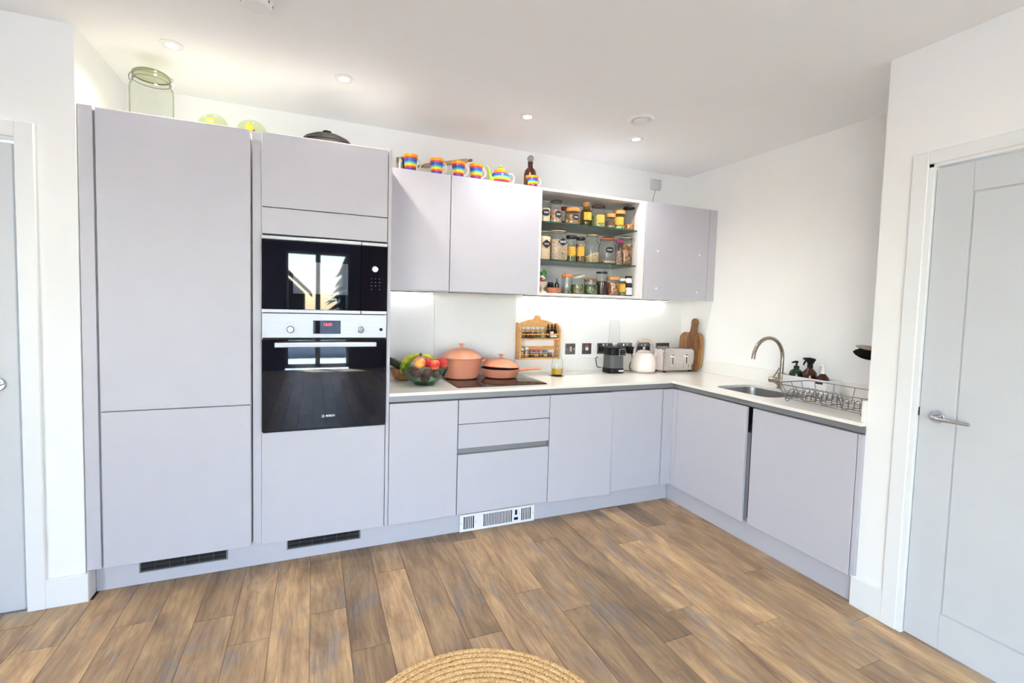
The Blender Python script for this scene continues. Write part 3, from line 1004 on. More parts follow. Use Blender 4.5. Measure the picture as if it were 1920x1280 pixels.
sk = thing('sink', 'undermounted stainless steel sink with rounded corners', 'sink', ((SX0 + SX1) / 2, (SY0 + SY1) / 2, ZW - 0.2))
bm = bm_new()
zs_ = [(0.004, ZW - 0.0175), (-0.0015, ZW - 0.0175), (-0.003, ZW - 0.04), (-0.006, ZW - 0.15), (-0.02, ZW - 0.178), (-0.05, ZW - 0.185)]
loops = []
for (off, z) in zs_:
    loops.append([bm.verts.new((*p, z)) for p in rrect(SX0 - off, SX1 + off, SY0 - off, SY1 + off, 0.075 + off * 0.5, 6)])
for a, b in zip(loops[:-1], loops[1:]):
    for k in range(len(a)):
        bm.faces.new((a[k], a[(k + 1) % len(a)], b[(k + 1) % len(a)], b[k]))
bm.faces.new(loops[-1])
WP('bowl', bm, M_SINK, sk)
m = Matrix.Translation(((SX0 + SX1) / 2, (SY0 + SY1) / 2, ZW - 0.185))
WP('drain', add_lathe(bm_new(), [(0, 0.001), (0.03, 0.001), (0.042, 0.003), (0.045, 0.0005)], 24, mat=m), M_CHROME, sk)
bm = bm_new()
for q in range(3):
    add_box(bm, -0.34 + q * 0.014, -0.334 + q * 0.014, SY0 + 0.002, SY0 + 0.006, ZW - 0.075, ZW - 0.045, 0.001)
WP('overflow_slots', bm, M_DARKGAP, sk)

# tap
tp = thing('kitchen_tap', 'brushed nickel swan-neck tap behind the sink', 'tap', (-0.10, -1.03, ZW))
bm = add_lathe(bm_new(), [(0, 0), (0.026, 0), (0.026, 0.004), (0.021, 0.007), (0.0205, 0.10), (0.017, 0.104), (0, 0.104)], 28)
obj('body', bm, M_TAP, tp)
pts = [(0, 0, 0.10), (0, 0, 0.15), (0, 0, 0.2)]
R_ = 0.132
for k in range(0, 19):
    a = PI * k / 18
    pts.append((-R_ + R_ * math.cos(a), 0.0, 0.2 + R_ * math.sin(a)))
pts[-1] = (-2 * R_ - 0.002, 0, 0.198)
obj('spout', add_tube(bm_new(), pts, 0.0115, 16), M_TAP, tp)
m = Matrix.Translation((0, 0, 0.052)) @ Vector((-0.55, 0.83, 0)).to_track_quat('Z', 'Y').to_matrix().to_4x4()
cart = obj('lever_housing', add_lathe(bm_new(), [(0, 0), (0.019, 0), (0.0195, 0.066), (0.016, 0.072), (0, 0.072)], 20, mat=m), M_TAP, tp)
obj('lever', add_tube(bm_new(), [(-0.026, 0.040, 0.065), (-0.018, 0.022, 0.10), (-0.012, 0.008, 0.135)], [0.005, 0.0045, 0.004], 10), M_TAP, cart)
exec_order = None

# ------------------------------------------------------------------ wall units
UT, UB = 2.1555, 1.4445
UY = U + 0.019
w1 = thing('wall_cabinet', 'light grey wall cupboard next to the oven housing', 'cabinet', (-2.37, U, UB), group='wall cupboards')
box_part('carcass', w1, M_CABEDGE, -2.5655, -2.1735, UY + 0.002, -0.0005, UB + 0.004, UT - 0.002, 0.0)
box_part('door', w1, M_CAB, -2.5645, -2.1735, U, UY, UB + 0.002, UT, 0.0015)
w2 = thing('extractor_cabinet', 'light grey wall cupboard above the hob', 'cabinet', (-1.87, U, UB), group='wall cupboards')
box_part('carcass', w2, M_CABEDGE, -2.1715, -1.5615, UY + 0.002, -0.0085, UB + 0.004, UT - 0.002, 0.0)
box_part('door', w2, M_CAB, -2.169, -1.5615, U, UY, UB - 0.001, UT, 0.0015)
box_part('extractor_grille', w2, M_STEEL, -2.1, -1.63, U + 0.05, -0.06, UB - 0.004, UB + 0.0035, 0.001, label='steel extractor grille underneath')
w3 = thing('open_shelf_unit', 'open wall unit with two glass shelves full of jars', 'shelf unit', (-1.13, U, UB))
SXA, SXB = -1.5605, -0.694
box_part('side_panel', w3, M_CABEDGE, SXA, SXA + 0.016, U + 0.003, -0.0005, UB + 0.002, UT, 0.001)
box_part('side_panel', w3, M_CABEDGE, SXB - 0.056, SXB - 0.0005, U + 0.003, -0.0005, UB + 0.002, UT, 0.001)
box_part('top_panel', w3, M_CABEDGE, SXA + 0.016, SXB - 0.056, U + 0.003, -0.0005, UT - 0.018, UT, 0.001)
box_part('bottom_panel', w3, M_CABEDGE, SXA + 0.016, SXB - 0.056, U + 0.003, -0.0005, UB + 0.002, UB + 0.014, 0.001)
box_part('back_panel', w3, plain('pale_grey_back_board', S(224, 226, 230), 0.5), SXA + 0.016, SXB - 0.056, -0.012, -0.0005, UB + 0.014, UT - 0.018, 0.0)
SH1, SH2, SH0 = 1.9415, 1.6850, UB + 0.0145
for z in (SH1, SH2):
    g = box_part('glass_shelf', w3, M_SHELFGLASS, SXA + 0.0165, SXB - 0.0565, -0.318, -0.0125, z - 0.008, z - 0.0005, 0.0, label='green-tinted glass shelf')
    box_part('shelf_edge', w3, M_SHELFEDGE, SXA + 0.0165, SXB - 0.0565, -0.32, -0.3182, z - 0.008, z - 0.0005, 0.0, parent=g)
w4 = thing('wall_cabinet', 'light grey wall cupboard with four small marks nearest the tap wall', 'cabinet', (-0.35, U, UB), group='wall cupboards')
box_part('carcass', w4, M_CABEDGE, -0.6935, -0.0005, UY + 0.002, -0.0005, UB + 0.004, UT - 0.002, 0.0)
box_part('door', w4, M_CAB, -0.690, -0.082, U, UY, UB, UT, 0.0015)
box_part('filler_panel', w4, M_CAB, -0.078, -0.0005, U + 0.001, UY, UB, UT, 0.001)
for (hx, hz) in ((-0.573, 1.80), (-0.168, 1.795), (-0.575, 1.522), (-0.178, 1.506)):
    WP('adhesive_dot', add_ball(bm_new(), (hx, U, hz), 0.009, 1, 0.35, 1, 10, 6), M_WHITE, w4)

# lamps -----------------------------------------------------------------
def downlight(x, y, label, colour=DOWN_COL, watts=DOWN_W):
    d = thing('downlight', label, 'ceiling light', (x, y, ZC), group='recessed ceiling spotlights')
    obj('trim_ring', add_lathe(bm_new(), [(0.027, -0.0005), (0.026, -0.005), (0.036, -0.006), (0.046, -0.003), (0.046, -0.0004)], 32), M_WHITE, d)
    obj('lens', add_lathe(bm_new(), [(0, -0.003), (0.0265, -0.003), (0.0265, -0.0005)], 28), glow('warm_lamp_lens', (1.0, 0.93, 0.82), 14.0), d)
    ld = bpy.data.lights.new('spot_lamp', 'SPOT')
    ld.energy = watts
    ld.color = colour
    ld.spot_size = math.radians(146)
    ld.spot_blend = 0.85
    ld.shadow_soft_size = 0.03
    lo = bpy.data.objects.new('spot_lamp', ld)
    COL.objects.link(lo)
    lo.parent = d
    lo.location = (0, 0, -0.012)


downlight(-3.545, -0.594, 'round recessed spotlight above the fridge cabinet', (1.0, 0.90, 0.73), 19.0)
downlight(-2.813, -0.597, 'round recessed spotlight above the oven housing', (1.0, 0.92, 0.78), 27.0)
downlight(-1.777, -0.574, 'round recessed spotlight above the hob cupboard')
downlight(-0.974, -0.557, 'round recessed spotlight beside the ceiling air vent')

av = thing('air_valve', 'round white air vent valve in the ceiling', 'vent', (-1.154, -0.833, ZC))
obj('rim', add_lathe(bm_new(), [(0.078, -0.0005), (0.079, -0.006), (0.07, -0.014), (0.058, -0.012), (0.055, -0.004), (0.05, -0.0005)], 40), M_WHITE, av)
obj('cone', add_lathe(bm_new(), [(0.0, -0.016), (0.036, -0.016), (0.044, -0.01), (0.042, -0.003)], 36), M_WHITE, av)
sd = thing('smoke_alarm', 'white round smoke alarm cut by the top picture edge', 'smoke alarm', (-3.152, -1.131, ZC))
obj('base', add_lathe(bm_new(), [(0.058, -0.0005), (0.058, -0.012), (0.054, -0.014)], 36), M_WHITE, sd)
obj('cover', add_lathe(bm_new(), [(0.054, -0.014), (0.052, -0.03), (0.042, -0.038), (0, -0.04)], 36), M_WHITE, sd)
bm = bm_new()
for k in range(10):
    a = 2 * PI * k / 10
    add_box(bm, 0.051 * math.cos(a) - 0.003, 0.051 * math.cos(a) + 0.003, 0.051 * math.sin(a) - 0.003, 0.051 * math.sin(a) + 0.003, -0.029, -0.021)
obj('slots', bm, M_DKGREY, sd)


def led_strip(x0, x1, label):
    s = thing('led_strip', label, 'strip light', ((x0 + x1) / 2, -0.045, UB), group='strip lights under the wall cupboards')
    WP('housing', add_box(bm_new(), x0, x1, -0.058, -0.034, UB - 0.007, UB + 0.001), M_ALU, s)
    WP('diffuser', add_box(bm_new(), x0 + 0.004, x1 - 0.004, -0.056, -0.036, UB - 0.0105, UB - 0.0071, 0.001), glow('led_diffuser', (1.0, 0.98, 0.95), 4.0), s)
    ld = bpy.data.lights.new('strip_lamp', 'AREA')
    ld.shape = 'RECTANGLE'
    ld.size = x1 - x0 - 0.01
    ld.size_y = 0.016
    ld.energy = STRIP_W * (x1 - x0)
    ld.color = STRIP_COL
    lo = bpy.data.objects.new('strip_lamp', ld)
    COL.objects.link(lo)
    lo.parent = s
    lo.location = (0, 0, -0.012)


led_strip(-2.53, -2.2, 'lit strip light under the cupboard by the oven housing')
led_strip(-1.53, -0.20, 'long lit strip light under the open shelf unit')

# ------------------------------------------------------------------ wall electrics
M_PLATE_STEEL = brushed('steel_switch_plate', S(128, 126, 126), 0.35, (3, 200, 200))


def plate(name, x0, x1, z0, z1, label, cat, group=None):
    t = thing(name, label, cat, ((x0 + x1) / 2, 0, (z0 + z1) / 2), group=group)
    WP('faceplate', add_box(bm_new(), x0, x1, -0.008, -0.0005, z0, z1, 0.002), M_PLATE_STEEL, t)
    for xx in (x0 + 0.010, x1 - 0.010):
        WP('screw', add_ball(bm_new(), (xx, -0.008, (z0 + z1) / 2), 0.0035, 1, 0.3, 1, 8, 6), M_CHROME, t)
    return t


p1 = plate('wall_switch', -1.139, -1.052, 0.999, 1.084, 'steel single switch plate beside the oil bottle', 'switch', 'steel plates above the worktop')
bm = rrect(-1.106, -1.085, 1.022, 1.062, 0.008, 4)
rk = WP('rocker', add_prism(bm_new(), bm, 'y', -0.012, -0.008, 0.001), plain('grey_rocker', S(176, 176, 176), 0.35), p1)
p2 = plate('fused_switch', -0.990, -0.905, 0.999, 1.086, 'steel switch plate with a red light over a white rocker', 'switch', 'steel plates above the worktop')
WP('neon', add_box(bm_new(), -0.962, -0.936, -0.011, -0.008, 1.062, 1.074, 0.001), plain('red_neon', S(196, 60, 52), 0.3), p2)
WP('rocker', add_box(bm_new(), -0.961, -0.936, -0.013, -0.008, 1.03, 1.054, 0.001), M_WHITE, p2)


def socket(x0, x1, label, z0=1.0, z1=1.087):
    s = plate('double_socket', x0, x1, z0, z1, label, 'socket', 'steel double sockets above the worktop')
    c = (x0 + x1) / 2
    for dx in (-0.036, 0.036):
        ins = WP('socket_insert', add_box(bm_new(), c + dx - 0.022, c + dx + 0.022, -0.0095, -0.008, z0 + 0.012, z0 + 0.055, 0.001), M_BLACK, s)
        bm = bm_new()
        add_box(bm, c + dx - 0.0025, c + dx + 0.0025, -0.0103, -0.0094, z0 + 0.036, z0 + 0.048)
        add_box(bm, c + dx - 0.014, c + dx - 0.006, -0.0103, -0.0094, z0 + 0.018, z0 + 0.023)
        add_box(bm, c + dx + 0.006, c + dx + 0.014, -0.0103, -0.0094, z0 + 0.018, z0 + 0.023)
        WP('pin_holes', bm, plain('grey_pin_marks', S(150, 150, 150), 0.4), s, parent=ins)
        WP('rocker', add_box(bm_new(), c + dx * 0.5 - 0.007, c + dx * 0.5 + 0.007, -0.012, -0.008, z0 + 0.060, z0 + 0.077, 0.001), M_CHROME, s)
    return s


socket(-0.850, -0.705, 'steel double socket half hidden behind the blender')
socket(-0.655, -0.512, 'steel double socket with a black plug beside the kettle')
socket(-0.470, -0.325, 'steel double socket behind the kettle handle')
g4 = plate('grid_switch', -0.268, -0.125, 1.015, 1.084, 'dark steel grid switch with four rockers above the toaster', 'switch', 'steel plates above the worktop')
for k in range(4):
    WP('rocker', add_box(bm_new(), -0.252 + k * 0.029, -0.230 + k * 0.029, -0.012, -0.008, 1.032, 1.056, 0.001), plain('pale_rocker', S(200, 196, 196), 0.35), g4)
pg = thing('power_plug', 'black three-pin plug in the socket beside the kettle', 'plug', (-0.54, -0.01, 1.03))
obj('body', add_box(bm_new(), -0.025, 0.025, -0.042, 0.0, -0.03, 0.028, 0.006, 2), M_BLACK, pg)
obj('cord', add_tube(bm_new(), [(0, -0.03, -0.028), (0.002, -0.035, -0.06), (-0.012, -0.045, -0.09), (-0.03, -0.05, -0.12), (-0.03, -0.05, -0.15), (-0.01, -0.05, -0.156)], 0.0035, 8), M_BLACK, pg)

se = thing('wall_sensor', 'small square white sensor box on the wall above the cupboards', 'sensor', (-0.345, 0, 2.39))
obj('body', add_box(bm_new(), -0.045, 0.045, -0.026, -0.0005, -0.042, 0.042, 0.004, 2), plain('pale_grey_plastic', S(206, 205, 214), 0.4), se)
obj('wire', add_tube(bm_new(), [(0.0, -0.012, -0.042), (-0.008, -0.006, -0.08), (-0.02, -0.004, -0.14), (-0.03, -0.004, -0.234)], 0.0022, 6), plain('grey_wire', S(150, 148, 150), 0.5), se)
# ------------------------------------------------------------------ glass jars
CAMP = Vector((-2.9519, -3.1604, 1.3658))


def arc_patch(bm, r, z0, z1, a_mid, half, n=8, thick=0.0006, rz=None):
    """curved label on a round jar"""
    return add_lathe(bm, [(r, z0), (r + thick, z0), (r + thick, z1), (r, z1)], n, ang0=a_mid - half, ang1=a_mid + half)


def jar_profile(r, h, neck, hn):
    """outer glass wall: foot, body, shoulder, neck"""
    rn = r * neck
    return [(0, 0.0015), (r * 0.86, 0.0015), (r * 0.97, 0.004), (r, 0.010), (r, h - hn * 1.9), (r * 0.985, h - hn * 1.6),
            (rn + (r - rn) * 0.45, h - hn * 1.15), (rn, h - hn), (rn, h)]


def scribble(bm, r, zc, a_mid, wid, hgt, n=16, rad=0.0009):
    pts = []
    for k in range(n + 1):
        u = k / n - 0.5
        a = a_mid + u * wid / r
        z = zc + hgt * 0.5 * math.sin(k * 2.1) * (1 if k % 3 else 0.6)
        pts.append((r * math.cos(a), r * math.sin(a), z))
    add_tube(bm, pts, rad, 5)


CONT = {
    'nuts': grains('mixed_nuts', [S(196, 160, 120), S(170, 118, 80), S(222, 196, 160), S(130, 80, 56)], 52),
    'pinknuts': grains('peanuts', [S(214, 178, 148), S(186, 132, 104), S(232, 208, 184), S(140, 86, 66)], 62),
    'walnuts': grains('walnuts', [S(150, 96, 58), S(190, 136, 84), S(112, 70, 46), S(204, 160, 110)], 46),
    'redmix': grains('red_nut_mix', [S(128, 34, 30), S(226, 188, 130), S(150, 48, 38), S(206, 158, 100)], 55),
    'herbs': grains('dried_herbs', [S(112, 124, 76), S(150, 154, 104), S(84, 96, 56), S(168, 166, 126)], 95),
    'leafy': grains('green_leaves', [S(110, 136, 92), S(146, 160, 120), S(60, 86, 48)], 66),
    'seeds': grains('pale_green_seeds', [S(206, 212, 150), S(180, 190, 120), S(228, 230, 190)], 90),
    'brown': grains('brown_seeds', [S(120, 84, 58), S(150, 110, 80), S(92, 62, 44)], 150),
    'dark': plain('dark_coffee', S(50, 26, 24), 0.7, nscale=200, var=0.2),
    'flour': plain('cream_flour', S(236, 208, 174), 0.9, nscale=40, var=0.03),
    'oats': grains('rolled_oats', [S(230, 204, 178), S(238, 216, 192), S(218, 190, 160)], 190, 0.8, 0.2),
    'orange': grains('orange_lentils', [S(222, 138, 52), S(206, 90, 44), S(232, 176, 90)], 60),
    'cream': grains('cream_couscous', [S(226, 196, 150), S(236, 212, 172), S(210, 176, 128)], 200, 0.8, 0.2),
    'chips': grains('pale_flakes', [S(220, 190, 150), S(196, 160, 120), S(232, 212, 180)], 110),
}


def jar(label, x, y, z0, r, h, lid='flat', lidmat=None, neck=0.8, cont=None, fill=0.6, lab=None, square=False, hn=None, glass=None,
        lab_z=0.42, lab_h=None, lab_w=None, lab_turn=0.0, group='glass jars in the open shelf unit', name='glass_jar', cat='jar', layers=None, writing=True, slope=0.0):
    t = thing(name, label, cat, (x, y, z0), group=group)
    hn = hn or min(0.03, h * 0.18)
    hl = hn * 0.75                       # the closure covers the top
    body_h = h - (hl * 0.6 if lid != 'none' else 0)
    pw = 5.0 if square else 2.0
    kk = 1.0
    obj('glass_body', add_lathe(bm_new(), jar_profile(r * kk, body_h, neck, hn), 28, power=pw), glass or M_GLASS, t)
    hf = (body_h - hn * 1.0) * fill
    base = 0.004
    if layers:
        z = base
        for (mt, fr_) in layers:
            dz = (body_h - hn * 1.0) * fr_
            obj('contents', add_lathe(bm_new(), [(0, z), (r * 0.93, z), (r * 0.95, z + dz * 0.2), (r * 0.95, z + dz), (0, z + dz + 0.001)], 24, power=pw), CONT[mt], t)
            z += dz + 0.0004
    elif cont:
        bm = bm_new()
        n = 24
        prof = [(0, base), (r * 0.88, base), (r * 0.95, base + min(0.008, hf * 0.3)), (r * 0.95, base + hf), (r * 0.5, base + hf + 0.003), (0, base + hf + 0.004)]
        add_lathe(bm, prof, n, power=pw)
        if slope:
            for v in bm.verts:
                if v.co.z > base + hf - 0.002:
                    v.co.z += slope * v.co.x / r
        obj('contents', bm, CONT[cont], t)
    rn = r * neck
    lm = lidmat or M_GLASS
    if lid == 'flat':
        zt = body_h - hl * 0.55
        obj('lid', add_lathe(bm_new(), [(0, h), (rn * 1.0, h), (rn * 1.06, h - 0.002), (rn * 1.08, zt), (rn * 1.0, zt)], 28), lm, t)
    elif lid == 'cork':
        obj('stopper', add_lathe(bm_new(), [(0, h), (rn * 1.05, h), (rn * 1.1, h - 0.003), (rn * 1.0, h - hl * 1.3), (rn * 0.92, h - hl * 2.2), (0, h - hl * 2.2)], 24), lm, t)
    elif lid == 'clip':
        zt = body_h
        sealm = lidmat or plain('pale_rubber_seal', S(226, 214, 190), 0.6)
        obj('rubber_seal', add_lathe(bm_new(), [(rn * 0.9, zt - 0.001), (rn * 1.1, zt - 0.001), (rn * 1.12, zt + 0.003), (rn * 0.9, zt + 0.003)], 28), sealm, t)
        lg = obj('lid', add_lathe(bm_new(), [(rn * 1.08, zt + 0.0035), (rn * 1.08, zt + 0.006), (rn * 0.8, h - 0.001), (0, h)], 28), M_GLASS, t)
        bm = bm_new()
        zz = zt - 0.006
        add_tube(bm, [(rn * 1.04 * math.cos(q), rn * 1.04 * math.sin(q), zz) for q in [2 * PI * k / 28 for k in range(28)]], 0.0013, 6, True)
        for s_ in (-1, 1):
            add_tube(bm, [(s_ * 0.012 + rn * 0.75, -rn * 0.8, zz), (s_ * 0.010 + rn * 0.84, -rn * 0.98, zz + 0.006), (s_ * 0.008 + rn * 0.8, -rn * 1.02, zz - 0.02)], 0.0013, 6)
            add_tube(bm, [(rn * 1.05 * s_, 0.0, zz), (rn * 0.9 * s_, -rn * 0.35, h + 0.0015), (0, -rn * 0.25, h + 0.003)], 0.0013, 6)
        obj('wire_clip', bm, M_WIRE, t)
    if lab:
        d = CAMP - Vector((x, y, z0))
        am = math.atan2(d.y, d.x) + lab_turn
        lw = (lab_w or r * 1.25) / 2
        lh = lab_h or h * 0.3
        zc = h * lab_z
        rr = r * 1.012 + 0.0006
        if square:
            # flat label on the flat side
            y_ = -r * 1.006 - 0.0006
            bm = bm_new()
            n = 20
            ol = []
            for k in range(n):
                a = 2 * PI * k / n
                wob = 1.0 + 0.10 * math.cos(4 * a)
                ol.append((lw * wob * math.cos(a) + r * 0.12, zc + lh / 2 * wob * math.sin(a)))
            add_prism(bm, ol, 'y', y_ - 0.0006, y_)
            lo = obj('label', bm, M_BLABEL, t)
            bm = bm_new()
            if isinstance(writing, str):
                bm.free()
                text_part('writing', writing, lh * 0.42, M_PAINTWHITE, lo, (r * 0.12, y_ - 0.0009, zc), bold=0.0004)
            else:
                pts = [(r * 0.12 + (k / 14 - 0.5) * lw * 1.2, y_ - 0.001, zc + lh * 0.14 * math.sin(k * 2.1)) for k in range(15)]
                add_tube(bm, pts, 0.0009, 5)
                obj('writing', bm, M_PAINTWHITE, lo)
        elif lab == 'black':
            half = lw / rr
            bm = bm_new()
            n, mrow = 14, 6
            grid = []
            for i in range(n + 1):
                u = -1 + 2 * i / n
                hh = lh / 2 * math.sqrt(max(0.0, 1 - abs(u) ** 2.6)) * (1 + 0.08 * math.cos(u * 9))
                col = []
                for j in range(mrow + 1):
                    a = am + u * half
                    col.append(bm.verts.new((rr * math.cos(a), rr * math.sin(a), zc - hh + 2 * hh * j / mrow)))
                grid.append(col)
            for i in range(n):
                for j in range(mrow):
                    bm.faces.new((grid[i][j], grid[i + 1][j], grid[i + 1][j + 1], grid[i][j + 1]))
            bmesh.ops.remove_doubles(bm, verts=bm.verts[:], dist=1e-6)
            lo = obj('label', bm, M_BLABEL, t)
            bm = bm_new()
            scribble(bm, rr + 0.0008, zc, am, lw * 1.2, lh * 0.3)
            obj('writing', bm, M_PAINTWHITE, lo)
        else:
            lmat = {'yellow': M_YLABEL, 'white': M_WLABEL}[lab]
            lo = obj('label', arc_patch(bm_new(), rr, zc - lh / 2, zc + lh / 2, am, lw / rr, 10), lmat, t)
            bm = bm_new()
            for q in range(3):
                zz = zc + lh * (0.25 - 0.25 * q)
                ww = lw * (1.3, 1.0, 1.2)[q]
                scribble(bm, rr + 0.0008, zz, am, ww, lh * 0.05, 8, 0.00045)
            obj('printed_lines', bm, plain('brown_ink', S(150, 100, 30), 0.7), lo)
    return t


M_BLKLID = plain('black_lid', S(28, 26, 30), 0.45)
M_WOODLID = wood('bamboo_lid', S(216, 150, 84), S(180, 112, 56), (20, 20, 20), 0.5)
M_STEELLID = plain('pale_metal_lid', S(216, 206, 186), 0.35, 0.4)
M_WHLID = plain('white_metal_lid', S(226, 222, 208), 0.4)

Y1 = -0.262
# upper glass shelf
jar('jar of cream grain with oval black label, next to the peanuts', -1.484, Y1, SH1, 0.038, 0.148, 'clip', None, 0.82, 'flour', 0.8, 'black', lab_z=0.42, lab_h=0.046, lab_w=0.056, lab_turn=0.25)
jar('clip-top jar of pinkish peanuts with black label on the top shelf', -1.398, Y1, SH1, 0.0415, 0.160, 'clip', M_BLKLID, 0.86, 'pinknuts', 0.72, 'black', lab_z=0.36, lab_h=0.046, lab_w=0.05, lab_turn=0.45)
jar('small jar with dark red lid at the back of the top shelf', -1.300, -0.20, SH1, 0.025, 0.135, 'flat', M_RED, 0.8, 'brown', 0.3)
jar('short jar of nuts with orange wooden lid and black label', -1.270, Y1 - 0.005, SH1, 0.0495, 0.116, 'flat', M_WOODLID, 0.96, 'nuts', 0.86, 'black', lab_z=0.42, lab_h=0.04, lab_w=0.05, lab_turn=0.55, hn=0.03)
jar('olive green bottle with cork stopper and yellow label', -1.155, Y1, SH1, 0.042, 0.170, 'cork', M_CORK, 0.56, 'brown', 0.12, 'yellow', lab_z=0.40, lab_h=0.054, lab_w=0.062, lab_turn=0.35, hn=0.034,
    glass=thin_glass('olive_glass', S(206, 204, 158), 1.0, S(96, 100, 54)), name='glass_bottle', cat='bottle')
jar('clip-top jar of pale green seeds with red seal and yellow label', -1.047, Y1 + 0.012, SH1, 0.053, 0.168, 'clip', M_RED, 0.84, 'seeds', 0.66, 'yellow', lab_z=0.36, lab_h=0.056, lab_w=0.056, lab_turn=0.4)
jar('small jar with orange lid between two yellow-labelled jars', -0.966, Y1 - 0.028, SH1, 0.033, 0.102, 'flat', M_WOODLID, 0.98, None, 0.6, layers=[('chips', 0.22), ('brown', 0.6)], hn=0.03)
jar('orange-lidded jar with wide yellow label and seeds at the bottom', -0.881, Y1 - 0.008, SH1, 0.044, 0.136, 'flat', M_WOODLID, 0.95, None, 0.6, 'yellow', lab_z=0.42, lab_h=0.056, lab_w=0.078, layers=[('seeds', 0.26), ('brown', 0.12)], hn=0.03)
jar('dark glass jar with black lid half hidden at the back of the top shelf', -0.812, -0.205, SH1, 0.024, 0.150, 'flat', M_BLKLID, 0.95, 'dark', 0.8)
jar('tall black-lidded jar with orange lentils at its base', -0.7955, Y1 - 0.01, SH1, 0.0400, 0.172, 'flat', M_BLKLID, 0.98, 'orange', 0.26, hn=0.016)
# lower glass shelf
jar('square glass jar full of cream flour with black label', -1.487, Y1 + 0.01, SH2, 0.0455, 0.208, 'clip', None, 0.80, 'flour', 0.98, 'black', True, lab_z=0.52, lab_h=0.05, lab_w=0.058, hn=0.034)
jar('square clip-top jar of oats with black label', -1.376, Y1, SH2, 0.0600, 0.218, 'clip', None, 0.84, 'oats', 0.82, 'black', True, lab_z=0.58, lab_h=0.046, lab_w=0.064, hn=0.034, writing='OATS')
jar('black-lidded jar with yellow label beside the oats', -1.268, Y1, SH2, 0.0375, 0.184, 'flat', M_BLKLID, 0.95, None, 0.6, 'yellow', lab_z=0.40, lab_h=0.062, lab_w=0.060, layers=[('herbs', 0.3), ('chips', 0.32)], hn=0.022)
jar('narrow black-lidded jar full of yellow flakes with yellow label', -1.194, Y1 - 0.005, SH2, 0.0325, 0.178, 'flat', M_BLKLID, 0.95, None, 0.6, 'yellow', lab_z=0.42, lab_h=0.064, lab_w=0.056, layers=[('brown', 0.3), ('nuts', 0.55)], hn=0.022)
jar('tall clip-top jar one third full of sloping cream couscous', -1.100, Y1, SH2, 0.056, 0.216, 'clip', None, 0.70, 'cream', 0.36, hn=0.04, slope=0.022)
jar('wide clip-top jar with orange seal and black label, nearly empty', -0.967, Y1, SH2, 0.0655, 0.196, 'clip', M_ORANGE, 0.80, 'chips', 0.12, 'black', lab_z=0.50, lab_h=0.042, lab_w=0.062, lab_turn=0.3, hn=0.034)
jar('clip-top jar of brown walnuts at the far end of the middle shelf', -0.8075, Y1 + 0.004, SH2, 0.0535, 0.216, 'clip', None, 0.86, 'walnuts', 0.9, hn=0.032)
# bottom board
jar('slim clear jar with a bright orange lid', -1.298, Y1 - 0.01, SH0, 0.036, 0.136, 'flat', M_ORANGE, 1.0, 'herbs', 0.12, hn=0.02)
jar('low jar of dried herbs with a tilted metal lid', -1.207, Y1 - 0.005, SH0, 0.050, 0.122, 'none', None, 0.92, 'herbs', 0.62, hn=0.02)
jar('rounded jar of green leaves with an orange seal', -1.099, Y1 - 0.005, SH0, 0.050, 0.114, 'clip', M_ORANGE, 0.86, 'leafy', 0.8, hn=0.022)
jar('tall black-lidded jar half full of dark coffee', -1.004, Y1, SH0, 0.040, 0.170, 'flat', M_BLKLID, 0.95, 'dark', 0.64, hn=0.014)
jar('jar of red and cream nuts with a wooden lid', -0.914, Y1 - 0.01, SH0, 0.0455, 0.136, 'flat', M_WOODLID, 0.96, 'redmix', 0.9, hn=0.026)
jar('small white-lidded jar with a yellow label', -0.834, Y1 - 0.014, SH0, 0.0325, 0.128, 'flat', M_WHLID, 0.88, 'herbs', 0.4, 'yellow', lab_z=0.46, lab_h=0.058, lab_w=0.052, hn=0.02)
for (zz, rr, hh, nm) in ((SH0, 0.0315, 0.090, 'black-lidded dark jar with a white label under its twin'), (SH0 + 0.0905, 0.0265, 0.058, 'small black-lidded jar with a white label stacked on another')):
    t = thing('dark_jar', nm, 'jar', (-0.7855, Y1 - 0.022, zz), group='dark jars stacked at the end of the bottom board')
    obj('glass_body', add_lathe(bm_new(), [(0, 0.001), (rr * 0.95, 0.001), (rr, 0.005), (rr, hh * 0.78), (rr * 0.9, hh * 0.84), (0, hh * 0.84)], 24), M_AMBERD, t)
    obj('lid', add_lathe(bm_new(), [(0, hh), (rr * 0.93, hh), (rr * 0.96, hh - 0.002), (rr * 0.96, hh * 0.83), (0, hh * 0.83)], 24), M_BLKLID, t)
    d = CAMP - Vector((-0.7855, Y1 - 0.022, zz))
    obj('label', arc_patch(bm_new(), rr + 0.0006, hh * 0.1, hh * 0.7, math.atan2(d.y, d.x) + 0.3, 1.0, 10), M_WLABEL, t)
# tilted lid resting on the herb jar is part of that jar's own closure
jl = [o for o in COL.objects if o.get('label') == 'low jar of dried herbs with a tilted metal lid'][0]
m = Matrix.Translation((0.0, 0.0, 0.128)) @ Matrix.Rotation(math.radians(-14), 4, 'Y') @ Matrix.Rotation(math.radians(6), 4, 'X')
obj('lid', add_lathe(bm_new(), [(0.047, -0.004), (0.050, -0.004), (0.050, 0.004), (0.04, 0.008), (0, 0.009)], 28, mat=m), M_STEELLID, jl)
